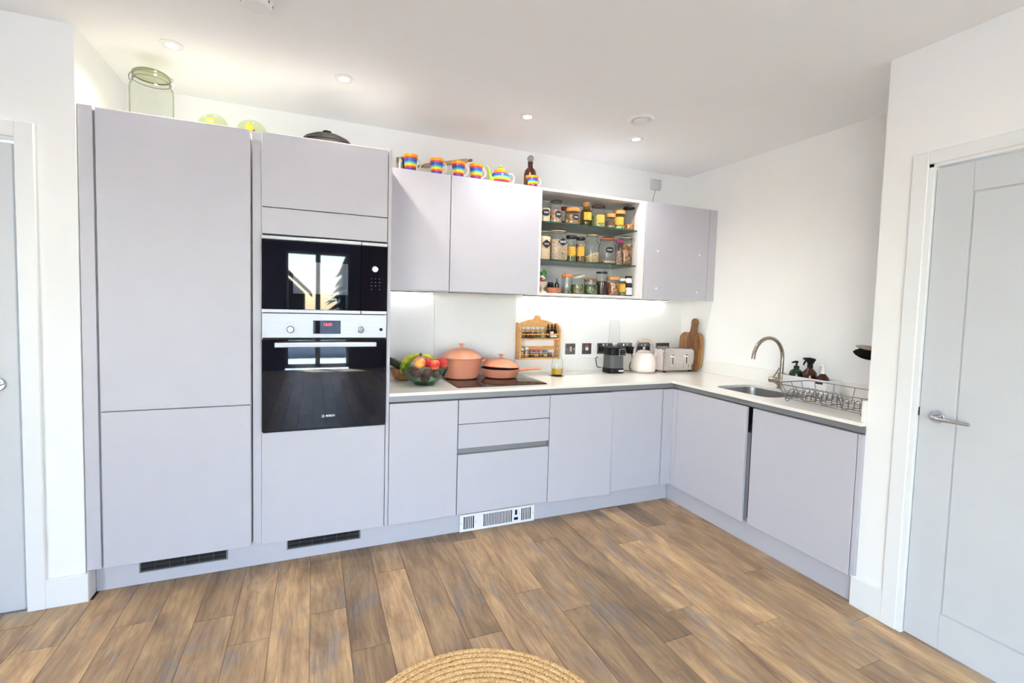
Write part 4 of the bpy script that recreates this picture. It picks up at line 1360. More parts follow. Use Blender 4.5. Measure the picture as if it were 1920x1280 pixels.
# plastic pouch of snacks
pb = thing('plastic_pouch', 'clear plastic pouch with a purple band beside the walnut jar', 'bag', (-0.879, -0.285, SH2))
bm = bm_new()
nz = 9
rings = []
for k in range(nz):
    z = 0.195 * k / (nz - 1)
    w = 0.031 + 0.003 * math.sin(k * 1.7)
    d_ = 0.02 * (1 - (k / (nz - 1)) ** 2) + 0.002
    rings.append([bm.verts.new((w * math.cos(a) + 0.004 * math.sin(k), d_ * math.sin(a) * (1 + 0.2 * math.sin(3 * a + k)), z)) for a in [2 * PI * q / 16 for q in range(16)]])
for a, b in zip(rings[:-1], rings[1:]):
    for q in range(16):
        bm.faces.new((a[q], a[(q + 1) % 16], b[(q + 1) % 16], b[q]))
bm.faces.new(rings[0][::-1])
bm.faces.new(rings[-1])
obj('film', bm, thin_glass('clear_film', S(232, 226, 228), 1.6, S(190, 180, 186), 0.12), pb)
obj('purple_band', add_box(bm_new(), -0.03, 0.03, -0.0105, 0.0085, 0.158, 0.182, 0.003), plain('purple_print', S(126, 34, 84), 0.5), pb)
bm = bm_new()
add_lathe(bm, [(0, 0.003), (0.022, 0.004), (0.026, 0.02), (0.022, 0.075), (0.012, 0.1), (0, 0.105)], 14, sy=0.55)
obj('contents', bm, grains('pale_snacks', [S(206, 170, 140), S(232, 214, 200), S(176, 130, 104)], 90), pb)

# stone goblet with flower and leaf
gb = thing('stone_goblet', 'small stone goblet holding a pink flower and green leaf', 'ornament', (-1.495, -0.275, SH0))
obj('cup', add_lathe(bm_new(), [(0, 0.0), (0.034, 0.0), (0.035, 0.006), (0.014, 0.016), (0.011, 0.032), (0.016, 0.04), (0.032, 0.055), (0.037, 0.075), (0.034, 0.076), (0.02, 0.06), (0, 0.056)], 24),
    plain('pale_stone', S(206, 188, 168), 0.7, nscale=40, var=0.12), gb)
bm = bm_new()
for k in range(9):
    a = k * 2.4
    add_ball(bm, (0.014 * math.cos(a) - 0.004, 0.014 * math.sin(a), 0.085 + 0.002 * k), 0.012, 1, 1, 0.8, 8, 6)
obj('flower', bm, plain('dusty_pink_petals', S(150, 84, 80), 0.7, nscale=90, var=0.25), gb)
bm = bm_new()
for (cx, cz, w_, h_) in ((0.012, 0.142, 0.02, 0.045), (-0.015, 0.132, 0.012, 0.03)):
    prev = None
    for k in range(9):
        u = k / 8
        ww = w_ * math.sin(PI * min(1, u * 0.93 + 0.06)) ** 0.8
        z = cz - h_ / 2 + h_ * u
        row = [bm.verts.new((cx - ww + 0.004 * math.sin(u * 3), -0.01 + 0.012 * u, z)), bm.verts.new((cx, -0.016 + 0.012 * u, z)), bm.verts.new((cx + ww, -0.008 + 0.012 * u, z))]
        if prev:
            bm.faces.new((prev[0], prev[1], row[1], row[0]))
            bm.faces.new((prev[1], prev[2], row[2], row[1]))
        prev = row
    add_tube(bm, [(0.0, -0.005, 0.07), (cx, -0.012, cz - h_ / 2 + 0.002)], 0.0016, 6)
obj('leaf', bm, plain('fresh_green_leaf', S(52, 124, 44), 0.4, nscale=60, var=0.12), gb)
bm = bm_new()
for k in range(4):
    add_ball(bm, (-0.012 + 0.006 * k, -0.018, 0.112 - 0.004 * k), 0.007, 0.8, 0.5, 1.2, 8, 6)
obj('petal', bm, plain('white_petal', S(226, 220, 210), 0.6), gb)

td = thing('terracotta_dish', 'small terracotta dish holding dark pots on the bottom board', 'dish', (-1.398, -0.262, SH0))
obj('bowl', add_lathe(bm_new(), [(0, 0), (0.038, 0), (0.05, 0.016), (0.056, 0.038), (0.052, 0.039), (0.045, 0.02), (0, 0.007)], 28), plain('terracotta', S(176, 112, 84), 0.75, nscale=30, var=0.08), td)
t = thing('dark_pot', 'round black pot sitting in the terracotta dish', 'pot', (-1.418, -0.252, SH0 + 0.0075))
obj('body', add_lathe(bm_new(), [(0, 0), (0.016, 0), (0.022, 0.02), (0.022, 0.05), (0.018, 0.056), (0, 0.057)], 20), M_BLACK, t)
obj('lid', add_lathe(bm_new(), [(0.02, 0.0575), (0.02, 0.066), (0.016, 0.07), (0, 0.071)], 20), M_BLKLID, t)
t = thing('dark_pot', 'slim dark dropper pot standing in the terracotta dish', 'pot', (-1.371, -0.257, SH0 + 0.0075))
obj('body', add_lathe(bm_new(), [(0, 0), (0.014, 0), (0.016, 0.01), (0.016, 0.06), (0.008, 0.07), (0, 0.07)], 18), M_AMBERD, t)
obj('dropper', add_lathe(bm_new(), [(0.008, 0.0705), (0.008, 0.078), (0.005, 0.082), (0.005, 0.098), (0, 0.1)], 14), plain('blue_grey_rubber', S(70, 84, 110), 0.5), t)
sk_ = thing('incense_stick', 'thin dark stick leaning at the back of the bottom board', 'stick', (-1.25, -0.13, SH0))
obj('stick', add_tube(bm_new(), [(0, 0, 0.002), (0.055, 0.07, 0.17)], 0.0014, 6), M_DKGREY, sk_)

# ------------------------------------------------------------------ on top of the units
M_STRIPE = {}


def stripe_mat():
    t = NT('rainbow_striped_glaze')
    b = t.bsdf((1, 0.5, 0), 0.12)
    tc = t.n('ShaderNodeTexCoord')
    sp = t.n('ShaderNodeSeparateXYZ')
    t.l(tc.outputs['Generated'], sp.inputs[0])
    r = t.n('ShaderNodeValToRGB')
    r.color_ramp.interpolation = 'CONSTANT'
    stops = [(0.0, S(70, 60, 160)), (0.17, S(190, 44, 40)), (0.27, S(246, 150, 24)), (0.35, S(250, 205, 44)), (0.43, S(126, 196, 110)), (0.49, S(60, 170, 214)), (0.56, S(44, 84, 176)), (0.70, S(112, 66, 146)), (0.76, S(208, 56, 44)), (0.84, S(250, 158, 22))]
    e = r.color_ramp.elements
    while len(e) < len(stops):
        e.new(0.5)
    for k, (p, c) in enumerate(stops):
        e[k].position = p
        e[k].color = (*c, 1)
    t.l(sp.outputs[2], r.inputs[0])
    t.l(r.outputs[0], b.inputs['Base Color'])
    return t.m


M_RAIN = stripe_mat()
M_GREENGL = plain('lime_green_glaze', S(150, 200, 60), 0.15, var=0.04)
M_CREAMGL = plain('cream_glaze', S(236, 226, 200), 0.15, var=0.02)
ZU = UT + 0.0005


def mug(x, y, label, handle_ang, r=0.044, h=0.098):
    t = thing('striped_mug', label, 'mug', (x, y, ZU), group='rainbow mugs on top of the wall cupboards')
    obj('cup', add_lathe(bm_new(), [(0, 0.0), (r * 0.68, 0.0), (r * 0.72, 0.004), (r * 0.82, h * 0.45), (r, h), (r * 0.94, h), (r * 0.77, h * 0.45), (r * 0.62, 0.008), (0, 0.008)], 28), M_RAIN, t)
    bm = bm_new()
    pts = []
    for k in range(11):
        a = -PI / 2 * 1.05 + PI * 1.05 * k / 10
        q = r * 0.82 + 0.026 * math.cos(a)
        pts.append((q * math.cos(handle_ang), q * math.sin(handle_ang), h * 0.52 + 0.03 * math.sin(a)))
    add_tube(bm, pts, 0.0042, 8)
    obj('handle', bm, M_CREAMGL, t)['label'] = 'thin cream loop handle'


mug(-2.413, -0.285, 'rainbow striped mug next to the metal tin', -0.1)
mug(-2.251, -0.283, 'rainbow striped mug in front of the rolling pin', -0.1)
mug(-2.112, -0.285, 'rainbow striped mug above the seam between two cupboard doors', -0.2)
mug(-1.994, -0.283, 'rainbow striped mug on an orange saucer beside the teapot', -0.15)
sc_ = tag(obj('saucer', add_lathe(bm_new(), [(0, 0.0), (0.04, 0.0), (0.075, 0.012), (0.075, 0.015), (0.04, 0.005), (0, 0.004)], 32), plain('orange_glaze', S(226, 120, 40), 0.2, nscale=10, var=0.1), loc=(-1.955, -0.2, ZU)),
          'orange saucer behind the mug beside the teapot', 'saucer')
tn = thing('metal_tin', 'small round metal tin at the end of the cupboard top', 'tin', (-2.462, -0.235, ZU))
obj('body', add_lathe(bm_new(), [(0, 0), (0.026, 0), (0.026, 0.07), (0, 0.07)], 24), M_STEEL, tn)
obj('lid', add_lathe(bm_new(), [(0.0265, 0.056), (0.0275, 0.058), (0.0275, 0.088), (0.025, 0.09), (0, 0.09)], 24), brushed('tin_lid_steel', S(150, 140, 128), 0.3), tn)
rp = thing('rolling_pin', 'slim pale wooden rolling pin propped at a slant behind the mugs', 'rolling pin', (-2.164, -0.17, 2.272))
dirv = Vector((0.9689, 0.0000, 0.2476)).normalized()
mm = dirv.to_track_quat('Z', 'Y').to_matrix().to_4x4()
obj('barrel', add_lathe(bm_new(), [(0, -0.150), (0.012, -0.150), (0.015, -0.14), (0.015, 0.14), (0.012, 0.150), (0, 0.150)], 20, mat=mm), M_PINW, rp)
for s_ in (-1, 1):
    obj('handle', add_lathe(bm_new(), [(0, s_ * 0.1505), (0.007, s_ * 0.1505), (0.0105, s_ * 0.175), (0.010, s_ * 0.179), (0, s_ * 0.191)], 16, mat=mm), wood('darker_beech', S(150, 122, 96), S(112, 88, 66), (6, 60, 60)), rp)
tpz = thing('teapot', 'rainbow striped teapot with a lime green spout', 'teapot', (-1.815, -0.255, ZU))
rb, hb = 0.062, 0.088
obj('body', add_lathe(bm_new(), [(0, 0), (rb * 0.72, 0), (rb * 0.94, 0.02), (rb, 0.042), (rb * 0.92, 0.066), (rb * 0.66, 0.086), (rb * 0.55, hb), (0, hb)], 32), M_RAIN, tpz)
ld_ = obj('lid', add_lathe(bm_new(), [(rb * 0.66, 0.0885), (rb * 0.62, 0.096), (rb * 0.3, 0.106), (0, 0.108)], 28), plain('yellow_glaze', S(246, 190, 40), 0.15, nscale=30, var=0.06), tpz)
obj('knob', add_lathe(bm_new(), [(0.006, 0.107), (0.005, 0.112), (0.011, 0.118), (0.010, 0.126), (0, 0.129)], 16), M_GREENGL, ld_)
obj('spout', add_tube(bm_new(), [(-0.05, -0.005, 0.03), (-0.072, -0.008, 0.036), (-0.082, -0.01, 0.06), (-0.088, -0.01, 0.09), (-0.103, -0.012, 0.108)], [0.017, 0.014, 0.01, 0.0085, 0.007], 14), M_GREENGL, tpz)
obj('handle', add_tube(bm_new(), [(0.055, 0, 0.078), (0.08, 0, 0.084), (0.098, 0, 0.062), (0.094, 0, 0.034), (0.07, 0, 0.014), (0.055, 0, 0.02)], 0.0048, 10), M_CREAMGL, tpz)
jg = thing('creamer_jug', 'small rainbow striped milk jug in front of the dark bottle', 'jug', (-1.598, -0.295, ZU))
bm = add_lathe(bm_new(), [(0, 0), (0.027, 0), (0.034, 0.03), (0.032, 0.05), (0.038, 0.074), (0.035, 0.074), (0.029, 0.05), (0.03, 0.03), (0, 0.006)], 28)
for v in bm.verts:
    if v.co.z > 0.055 and v.co.x < -0.02:
        v.co.x -= 0.014 * (v.co.z - 0.055) / 0.02
obj('body', bm, M_RAIN, jg)
obj('handle', add_tube(bm_new(), [(0.034, 0, 0.062), (0.052, 0, 0.066), (0.062, 0, 0.048), (0.054, 0, 0.026), (0.034, 0, 0.02)], 0.004, 8), M_CREAMGL, jg)
bt = thing('swing_top_bottle', 'dark brown metallic bottle with a clear ball stopper', 'bottle', (-1.575, -0.2, ZU))
obj('body', add_lathe(bm_new(), [(0, 0), (0.04, 0), (0.043, 0.006), (0.043, 0.115), (0.036, 0.14), (0.018, 0.16), (0.0165, 0.185), (0.019, 0.187), (0.019, 0.196), (0, 0.196)], 28), plain('bronze_glazed_bottle', S(92, 58, 44), 0.18, 0.6, nscale=20, var=0.1), bt)
obj('stopper', add_ball(bm_new(), (0, 0, 0.219), 0.0235, 1, 1, 1, 20, 12), plain('grey_glass_ball', S(150, 156, 154), 0.1, var=0.1), bt)

bj = thing('storage_jar', 'large empty clip-top glass jar on top of the fridge cabinet', 'jar', (-3.672, -0.40, ZT - 0.0035))
r, h = 0.087, 0.238
obj('glass_body', add_lathe(bm_new(), [(0, 0.002), (r * 0.9, 0.002), (r, 0.014), (r, 0.175), (r * 0.97, 0.193), (r * 0.88, 0.206), (r * 0.84, 0.212), (r * 0.84, h)], 40), M_GLASSBIG, bj)
obj('lid', add_lathe(bm_new(), [(r * 0.87, h + 0.0045), (r * 0.87, h + 0.012), (r * 0.74, h + 0.022), (r * 0.5, h + 0.026), (0, h + 0.027)], 40), thin_glass('olive_lid_glass', S(214, 218, 190), 1.0, S(132, 142, 104)), bj)
obj('rubber_seal', add_lathe(bm_new(), [(r * 0.8, h), (r * 0.89, h), (r * 0.9, h + 0.004), (r * 0.8, h + 0.004)], 40), plain('green_rubber_seal', S(128, 138, 108), 0.5), bj)
bm = bm_new()
add_tube(bm, [(r * 0.87 * math.cos(2 * PI * k / 36), r * 0.87 * math.sin(2 * PI * k / 36), h - 0.018) for k in range(36)], 0.0018, 6, True)
for s_ in (-1, 1):
    add_tube(bm, [(s_ * r * 0.87, 0, h - 0.018), (s_ * r * 1.0, -0.004, h - 0.026), (s_ * r * 1.02, -0.004, h - 0.006), (s_ * r * 0.95, 0, h + 0.012), (s_ * r * 0.87, 0, h + 0.008)], 0.002, 6)
obj('wire_clip', bm, M_WIRE, bj)
for (px, lab_, rot) in ((-3.436, 'pale green glass plate with a yellow motif propped nearest the big jar', -0.1), (-3.258, 'pale green glass plate with a yellow motif propped beside the oven housing', 0.1)):
    t = thing('glass_plate', lab_, 'plate', (px, -0.30, ZT - 0.0035), rot, group='glass plates on top of the fridge cabinet')
    m = Matrix.Translation((0, 0.0, 0.0735)) @ Matrix.Rotation(math.radians(82), 4, 'X')
    obj('disc', add_lathe(bm_new(), [(0, 0), (0.045, 0), (0.066, 0.005), (0.073, 0.009), (0.073, 0.012), (0.064, 0.008), (0.045, 0.003), (0, 0.003)], 40, mat=m), M_PLATE, t)
    m2 = Matrix.Translation((-0.012, -0.004, 0.105)) @ Matrix.Rotation(math.radians(82), 4, 'X')
    mo = obj('lemon_motif', add_lathe(bm_new(), [(0, 0.001), (0.0205, 0.001), (0.0205, 0.005), (0.012, 0.0075), (0, 0.008)], 20, mat=m2), plain('lemon_yellow_glass', S(222, 184, 58), 0.3), t)
    obj('stalk', add_tube(bm_new(), [(0.006, -0.012, 0.095), (0.014, -0.012, 0.082)], 0.004, 6), plain('dark_green_enamel', S(60, 80, 40), 0.4), mo)
wk = thing('pan_lid', 'black domed pan lid lying on top of the oven housing', 'lid', (-2.885, -0.30, ZT + 0.0005))
obj('pan', add_lathe(bm_new(), [(0, 0.0), (0.11, 0.0), (0.137, 0.05), (0.141, 0.063), (0.135, 0.06), (0.108, 0.004), (0, 0.004)], 40), plain('dark_red_brown_enamel', S(34, 18, 17), 0.6), wk)
dm_ = obj('dome', add_lathe(bm_new(), [(0.143, 0.064), (0.144, 0.068), (0.12, 0.094), (0.08, 0.114), (0.035, 0.125), (0, 0.127)], 40), plain('black_enamel', S(13, 12, 13), 0.6, nscale=60, var=0.15, **{'Specular IOR Level': 0.2}), wk)
obj('knob', add_lathe(bm_new(), [(0.012, 0.126), (0.011, 0.134), (0.023, 0.137), (0.023, 0.143), (0, 0.145)], 20), M_BLACK, dm_)
wk['label'] = 'black lidded pan on top of the oven housing'
wk['category'] = 'pan'
wk.name = 'casserole_pan'

# ------------------------------------------------------------------ worktop things
hb_ = thing('induction_hob', 'flat black ceramic hob under the terracotta pans', 'hob', (-1.86, -0.315, ZW))
obj('glass_top', add_prism(bm_new(), [(-0.298, -0.208), (0.298, -0.208), (0.298, 0.212), (-0.298, 0.212)], 'z', 0.0005, 0.0055, 0.001), M_HOB, hb_)
bm = bm_new()
for (cx, cy, rr) in ((-0.15, 0.1, 0.1), (0.14, 0.1, 0.075), (-0.15, -0.1, 0.075), (0.14, -0.1, 0.1)):
    add_tube(bm, [(cx + rr * math.cos(2 * PI * k / 40), cy + rr * math.sin(2 * PI * k / 40), 0.0056) for k in range(40)], 0.0004, 4, True)
obj('zone_marks', bm, plain('dark_grey_print', S(58, 56, 58), 0.4), hb_)
ZH = ZW + 0.0066

pt = thing('cooking_pot', 'large terracotta pink pot with domed lid on the hob', 'pot', (-2.032, -0.178, ZH), -0.05)
obj('body', add_lathe(bm_new(), [(0, 0), (0.098, 0), (0.110, 0.006), (0.118, 0.03), (0.133, 0.128), (0.136, 0.133), (0.131, 0.134), (0.115, 0.03), (0, 0.008)], 48), M_PEACHPAN, pt)
for s_ in (-1, 1):
    bm = bm_new()
    pts = [(s_ * 0.126, -0.045, 0.117), (s_ * 0.150, -0.043, 0.120), (s_ * 0.163, -0.026, 0.122), (s_ * 0.165, 0, 0.122), (s_ * 0.163, 0.026, 0.122), (s_ * 0.150, 0.043, 0.120), (s_ * 0.126, 0.045, 0.117)]
    add_tube(bm, pts, [0.010, 0.0085, 0.008, 0.008, 0.008, 0.0085, 0.010], 10)
    obj('side_handle', bm, M_PEACHPAN, pt)
pld = obj('lid', add_lathe(bm_new(), [(0.137, 0.1345), (0.139, 0.138), (0.134, 0.143), (0.115, 0.164), (0.08, 0.186), (0.04, 0.197), (0, 0.2)], 48), M_PEACHLID, pt)
obj('knob', add_lathe(bm_new(), [(0.009, 0.199), (0.008, 0.216), (0.02, 0.223), (0.021, 0.229), (0, 0.231)], 24), M_PEACHPAN, pld)

fp = thing('frying_pan', 'shallow terracotta pink pan with lid ajar on the hob', 'pan', (-1.757, -0.20, ZH), -0.12)
obj('body', add_lathe(bm_new(), [(0, 0), (0.10, 0), (0.113, 0.006), (0.125, 0.03), (0.136, 0.058), (0.1385, 0.062), (0.133, 0.062), (0.12, 0.03), (0, 0.007)], 48), M_PEACHPAN, fp)
obj('inside', add_lathe(bm_new(), [(0.1325, 0.0615), (0.1195, 0.031), (0.1, 0.0105), (0, 0.0085)], 40), M_PANIN, fp)['label'] = 'dark non-stick inside'
ml = Matrix.Translation((0.0, 0.005, 0.0695)) @ Matrix.Rotation(math.radians(3.0), 4, 'Y') @ Matrix.Rotation(math.radians(-3), 4, 'X')
fl_ = obj('lid', add_lathe(bm_new(), [(0.130, 0.0), (0.132, 0.003), (0.124, 0.012), (0.105, 0.032), (0.07, 0.05), (0.035, 0.058), (0, 0.06)], 48, mat=ml), M_PEACHLID, fp)
obj('knob', add_lathe(bm_new(), [(0.009, 0.059), (0.008, 0.073), (0.019, 0.08), (0.02, 0.086), (0, 0.088)], 24, mat=ml), M_PEACHPAN, fl_)
bm = bm_new()
hd = Vector((0.90, -0.43, 0)).normalized()
hp = [Vector((0, 0, 0.053)) + hd * d_ + Vector((0, 0, zz)) for d_, zz in ((0.128, 0), (0.15, 0.003), (0.19, 0.009), (0.24, 0.016), (0.272, 0.019), (0.279, 0.019))]
add_tube(bm, hp, [0.014, 0.010, 0.0105, 0.0115, 0.011, 0.006], 12)
obj('handle', bm, M_PEACHPAN, fp)
bm = bm_new()
c_ = Vector((0, 0, 0.0715)) + hd * 0.262
add_lathe(bm, [(0, 0.0115), (0.0045, 0.0115), (0.0045, 0.0105)], 12, c=tuple(c_ - Vector((0, 0, 0.0105))))
obj('hanging_hole', bm, M_BLACK, fp)

# fruit bowl
FB = Vector((-2.318, -0.345, ZW + 0.0005))
fb = thing('fruit_bowl', 'green recycled glass bowl heaped with fruit', 'bowl', tuple(FB))
obj('bowl', add_lathe(bm_new(), [(0, 0.004), (0.06, 0.0), (0.066, 0.003), (0.095, 0.03), (0.125, 0.06), (0.142, 0.09), (0.147, 0.104), (0.143, 0.105), (0.137, 0.09), (0.12, 0.061), (0.09, 0.034), (0.06, 0.012), (0, 0.010)], 44), M_GLASSGREEN, fb)
obj('foot', add_lathe(bm_new(), [(0, 0.0005), (0.062, 0.0005), (0.066, 0.004), (0.05, 0.009), (0, 0.009)], 36), thin_glass('deep_green_glass', S(96, 158, 138), 1.0, S(24, 76, 62)), fb)


def fruit_mat(name, cols, rough=0.45):
    t = NT(name)
    b = t.bsdf(cols[0], rough)
    v = t.coords(rand=True)
    f = t.noise(v, 14, 3, 0.5, 0.6)
    t.l(t.ramp(f, [(0.40 + 0.09 * i, c) for i, c in enumerate(cols)]), b.inputs['Base Color'])
    return t.m


M_PEACH = fruit_mat('peach_skin', [S(196, 36, 40), S(218, 64, 50), S(232, 128, 66), S(240, 176, 92)], 0.6)
M_PLUM = fruit_mat('plum_skin', [S(70, 16, 30), S(110, 28, 46), S(140, 44, 58)], 0.3)
M_BAN = fruit_mat('banana_skin', [S(112, 136, 26), S(156, 166, 34), S(196, 184, 56)], 0.5)
M_STALK = plain('brown_stalk', S(92, 66, 34), 0.8)


def fruit(name, label, cat, mat, dx, dy, dz, r, group, stalk=True, sq=0.94):
    t = thing(name, label, cat, tuple(FB + Vector((dx, dy, dz - r))), random.random() * 6, group=group)
    prof = []
    for k in range(13):
        a = -PI / 2 + PI * k / 12
        rr, z = r * math.cos(a), r * sq * math.sin(a)
        if k >= 10:
            z -= r * 0.13 * (k - 9) / 3
        prof.append((max(0, rr) if 0 < k < 12 else 0, z + r))
    obj('flesh', add_lathe(bm_new(), prof, 24), mat, t)
    if stalk:
        obj('stalk', add_tube(bm_new(), [(0, 0, r * (1 + sq) - r * 0.16), (0.001, 0.001, r * (1 + sq) - r * 0.02)], 0.0022, 6), M_STALK, t)


fruit('peach', 'red and yellow peach leaning on the bananas', 'peach', M_PEACH, -0.040, -0.045, 0.138, 0.036, 'peaches in the fruit bowl')
fruit('peach', 'golden peach with a stalk dip at the front of the bowl', 'peach', M_PEACH, 0.046, -0.062, 0.127, 0.034, 'peaches in the fruit bowl')
fruit('peach', 'red-blushed peach on the pot side of the bowl', 'peach', M_PEACH, 0.108, 0.005, 0.128, 0.037, 'peaches in the fruit bowl')
fruit('peach', 'small red peach between two larger peaches at the back', 'peach', M_PEACH, 0.020, 0.0, 0.132, 0.031, 'peaches in the fruit bowl')
fruit('plum', 'dark plum below the peach leaning on the bananas', 'plum', M_PLUM, -0.062, -0.060, 0.078, 0.032, 'plums in the fruit bowl', False)
fruit('plum', 'dark red plum at the middle front under two peaches', 'plum', M_PLUM, 0.002, -0.078, 0.080, 0.031, 'plums in the fruit bowl', False)
fruit('plum', 'dark plum seen through the glass at the bowl bottom', 'plum', M_PLUM, 0.000, -0.020, 0.045, 0.031, 'plums in the fruit bowl', False)
fruit('plum', 'dark plum seen through the glass below the golden peach', 'plum', M_PLUM, 0.066, -0.028, 0.068, 0.031, 'plums in the fruit bowl', False)
fruit('plum', 'dark plum deep at the back of the bowl', 'plum', M_PLUM, -0.052, 0.03, 0.070, 0.033, 'plums in the fruit bowl', False)
bn = thing('banana_bunch', 'bunch of green-yellow bananas at the back of the fruit bowl', 'bananas', tuple(FB + Vector((-0.03, 0.03, 0.1))))
for (off, yaw_, lift) in ((-0.004, 2.9, 0.0), (0.012, 2.45, 0.004), (0.016, 0.35, 0.0)):
    pts, rad = [], []
    for k in range(11):
        u = k / 10
        a = u * 1.75
        q = 0.100 * math.sin(a)
        z = 0.076 - 0.1 * (1 - math.cos(a)) + lift
        pts.append((math.cos(yaw_) * q + off, math.sin(yaw_) * q * 0.8, z))
        rad.append([0.005, 0.007, 0.0135, 0.0165, 0.018, 0.0185, 0.018, 0.0165, 0.0135, 0.008, 0.004][k])
    b_ = obj('banana', add_tube(bm_new(), pts, rad, 10), M_BAN, bn)
obj('stem', add_tube(bm_new(), [(0.006, 0, 0.07), (0.014, -0.004, 0.088)], [0.011, 0.007], 8), M_STALK, bn)

wb = thing('wooden_bowl', 'turned wooden bowl partly hidden behind the fruit bowl', 'bowl', (-2.415, -0.165, ZW + 0.0005))
obj('bowl', add_lathe(bm_new(), [(0, 0), (0.035, 0), (0.055, 0.012), (0.074, 0.04), (0.083, 0.078), (0.079, 0.079), (0.068, 0.042), (0.05, 0.018), (0, 0.008)], 36), M_BOWLWOOD, wb)
cu_ = thing('cucumber', 'dark green cucumber lying in the wooden bowl', 'cucumber', (-2.42, -0.175, ZW + 0.075))
obj('body', add_tube(bm_new(), [(-0.098, 0.03, 0.062), (-0.090, 0.028, 0.058), (-0.06, 0.02, 0.042), (0.0, 0.0, 0.008), (0.045, -0.01, -0.014), (0.052, -0.012, -0.017)], [0.006, 0.02, 0.0245, 0.0245, 0.018, 0.006], 14), fruit_mat('cucumber_skin', [S(18, 40, 20), S(30, 58, 30), S(40, 70, 36)], 0.4), cu_)

# oil bottle on coaster
tag(obj('coaster', add_lathe(bm_new(), [(0, 0.0005), (0.049, 0.0005), (0.05, 0.003), (0.049, 0.006), (0, 0.006)], 36), thin_glass('olive_coaster_glass', S(150, 160, 104), 1.2, S(60, 70, 34)), loc=(-1.325, -0.215, ZW)), 'small green glass coaster under the oil bottle', 'coaster')
ob = thing('oil_bottle', 'clear glass oil bottle with cork, a little olive oil inside', 'bottle', (-1.323, -0.215, ZW + 0.0067))
obj('glass_body', add_lathe(bm_new(), [(0, 0.001), (0.034, 0.001), (0.040, 0.006), (0.0415, 0.05), (0.040, 0.085), (0.03, 0.128), (0.018, 0.16), (0.0135, 0.19), (0.0135, 0.206), (0.016, 0.208), (0.016, 0.213), (0, 0.213)], 32), M_GLASS, ob)
obj('oil', add_lathe(bm_new(), [(0, 0.004), (0.032, 0.004), (0.038, 0.009), (0.039, 0.048), (0, 0.0485)], 28), M_OIL, ob)
obj('cork', add_lathe(bm_new(), [(0.012, 0.2135), (0.0135, 0.216), (0.0145, 0.236), (0, 0.237)], 18), M_CORK, ob)

# spice rack on the wall
RX0, RX1, RZ0, RZ1 = -1.562, -1.226, 0.972, 1.275
sr = thing('spice_rack', 'honey oak two-tier spice rack on the wall with arched top', 'rack', ((RX0 + RX1) / 2, 0, RZ0))
bm = bm_new()
ol = [(RX0 + 0.006, 1.135), (RX1 - 0.006, 1.135)]
for k in range(13):
    u = k / 12
    ol.append((RX1 - 0.006 + (RX0 - RX1 + 0.012) * u, 1.226 + 0.044 * math.sin(PI * u) ** 0.8))
add_prism(bm, ol, 'y', -0.012, -0.0005, 0.001)
WP('back_board', bm, M_OAK, sr)
for s_, xx in ((0, RX0), (1, RX1 - 0.012)):
    bm = bm_new()
    add_prism(bm, [(-0.0005, RZ0), (-0.080, RZ0), (-0.080, 1.19), (-0.07, 1.215), (-0.045, 1.235), (-0.0125, 1.243), (-0.0005, 1.243)], 'x', xx, xx + 0.012, 0.001)
    WP('side_panel', bm, M_OAK, sr)
for zz in (1.118, RZ0 + 0.004):
    WP('shelf', add_box(bm_new(), RX0 + 0.012, RX1 - 0.012, -0.078, -0.0005, zz, zz + 0.012, 0.001), M_OAK, sr)
WP('rail', add_box(bm_new(), RX0 + 0.012, RX1 - 0.012, -0.012, -0.0005, 1.04, 1.066, 0.001), M_OAK, sr)
WP('guard_rod', add_tube(bm_new(), [(RX0 + 0.012, -0.074, 1.160), (RX1 - 0.012, -0.074, 1.160)], 0.004, 8), M_OAK, sr)
WP('guard_rod', add_tube(bm_new(), [(RX0 + 0.012, -0.074, 1.012), (RX1 - 0.012, -0.074, 1.012)], 0.0025, 8), M_OAK, sr)
bm = bm_new()
for k in range(5):
    a = PI * (0.14 + 0.72 * k / 4)
    add_tube(bm, [(-1.393, -0.01, 1.271), (-1.393 + 0.020 * math.cos(a), -0.012, 1.276 + 0.012 * math.sin(a)), (-1.393 + 0.031 * math.cos(a), -0.012, 1.274 + 0.027 * math.sin(a))], [0.005, 0.0065, 0.003], 8)
add_tube(bm, [(-1.42, -0.01, 1.272), (-1.366, -0.01, 1.272)], 0.005, 8)
WP('carved_crest', bm, M_OAK, sr)
ords = ['first', 'second', 'third', 'fourth', 'fifth']
Z2 = 1.1305
for k in range(5):
    jar('small clear spice jar, %s from the hob side on the rack\'s upper tier' % ords[k], -1.524 + k * 0.0405, -0.043, Z2, 0.0175, 0.083, 'flat', plain('clear_grey_lid', S(206, 208, 208), 0.2), 0.92, ['brown', 'dark', 'brown', 'herbs', 'seeds'][k], 0.62, hn=0.016, group='spice jars on the wall rack', name='spice_jar')
for k, (hx, lb) in enumerate(((-1.316, None), (-1.284, 'w'), (-1.256, 'w2'))):
    lbls = ['brown dropper bottle without label on the spice rack', 'brown dropper bottle with a large white label on the spice rack', 'brown dropper bottle with a narrow white label at the rack end']
    t = thing('dropper_bottle', lbls[k], 'bottle', (hx, -0.043, Z2), group='dropper bottles on the spice rack')
    obj('body', add_lathe(bm_new(), [(0, 0), (0.0135, 0), (0.0145, 0.003), (0.0145, 0.055), (0.007, 0.066), (0.007, 0.072), (0, 0.072)], 18), M_AMBERD, t)
    obj('dropper_cap', add_lathe(bm_new(), [(0.0085, 0.0725), (0.0085, 0.083), (0.0055, 0.086), (0.0055, 0.1), (0.003, 0.105), (0, 0.106)], 14), M_BLACK, t)
    if lb:
        obj('label', arc_patch(bm_new(), 0.0151, 0.006, 0.05 if lb == 'w' else 0.034, -PI / 2 - 0.5, 1.1, 8), M_WLABEL, t)
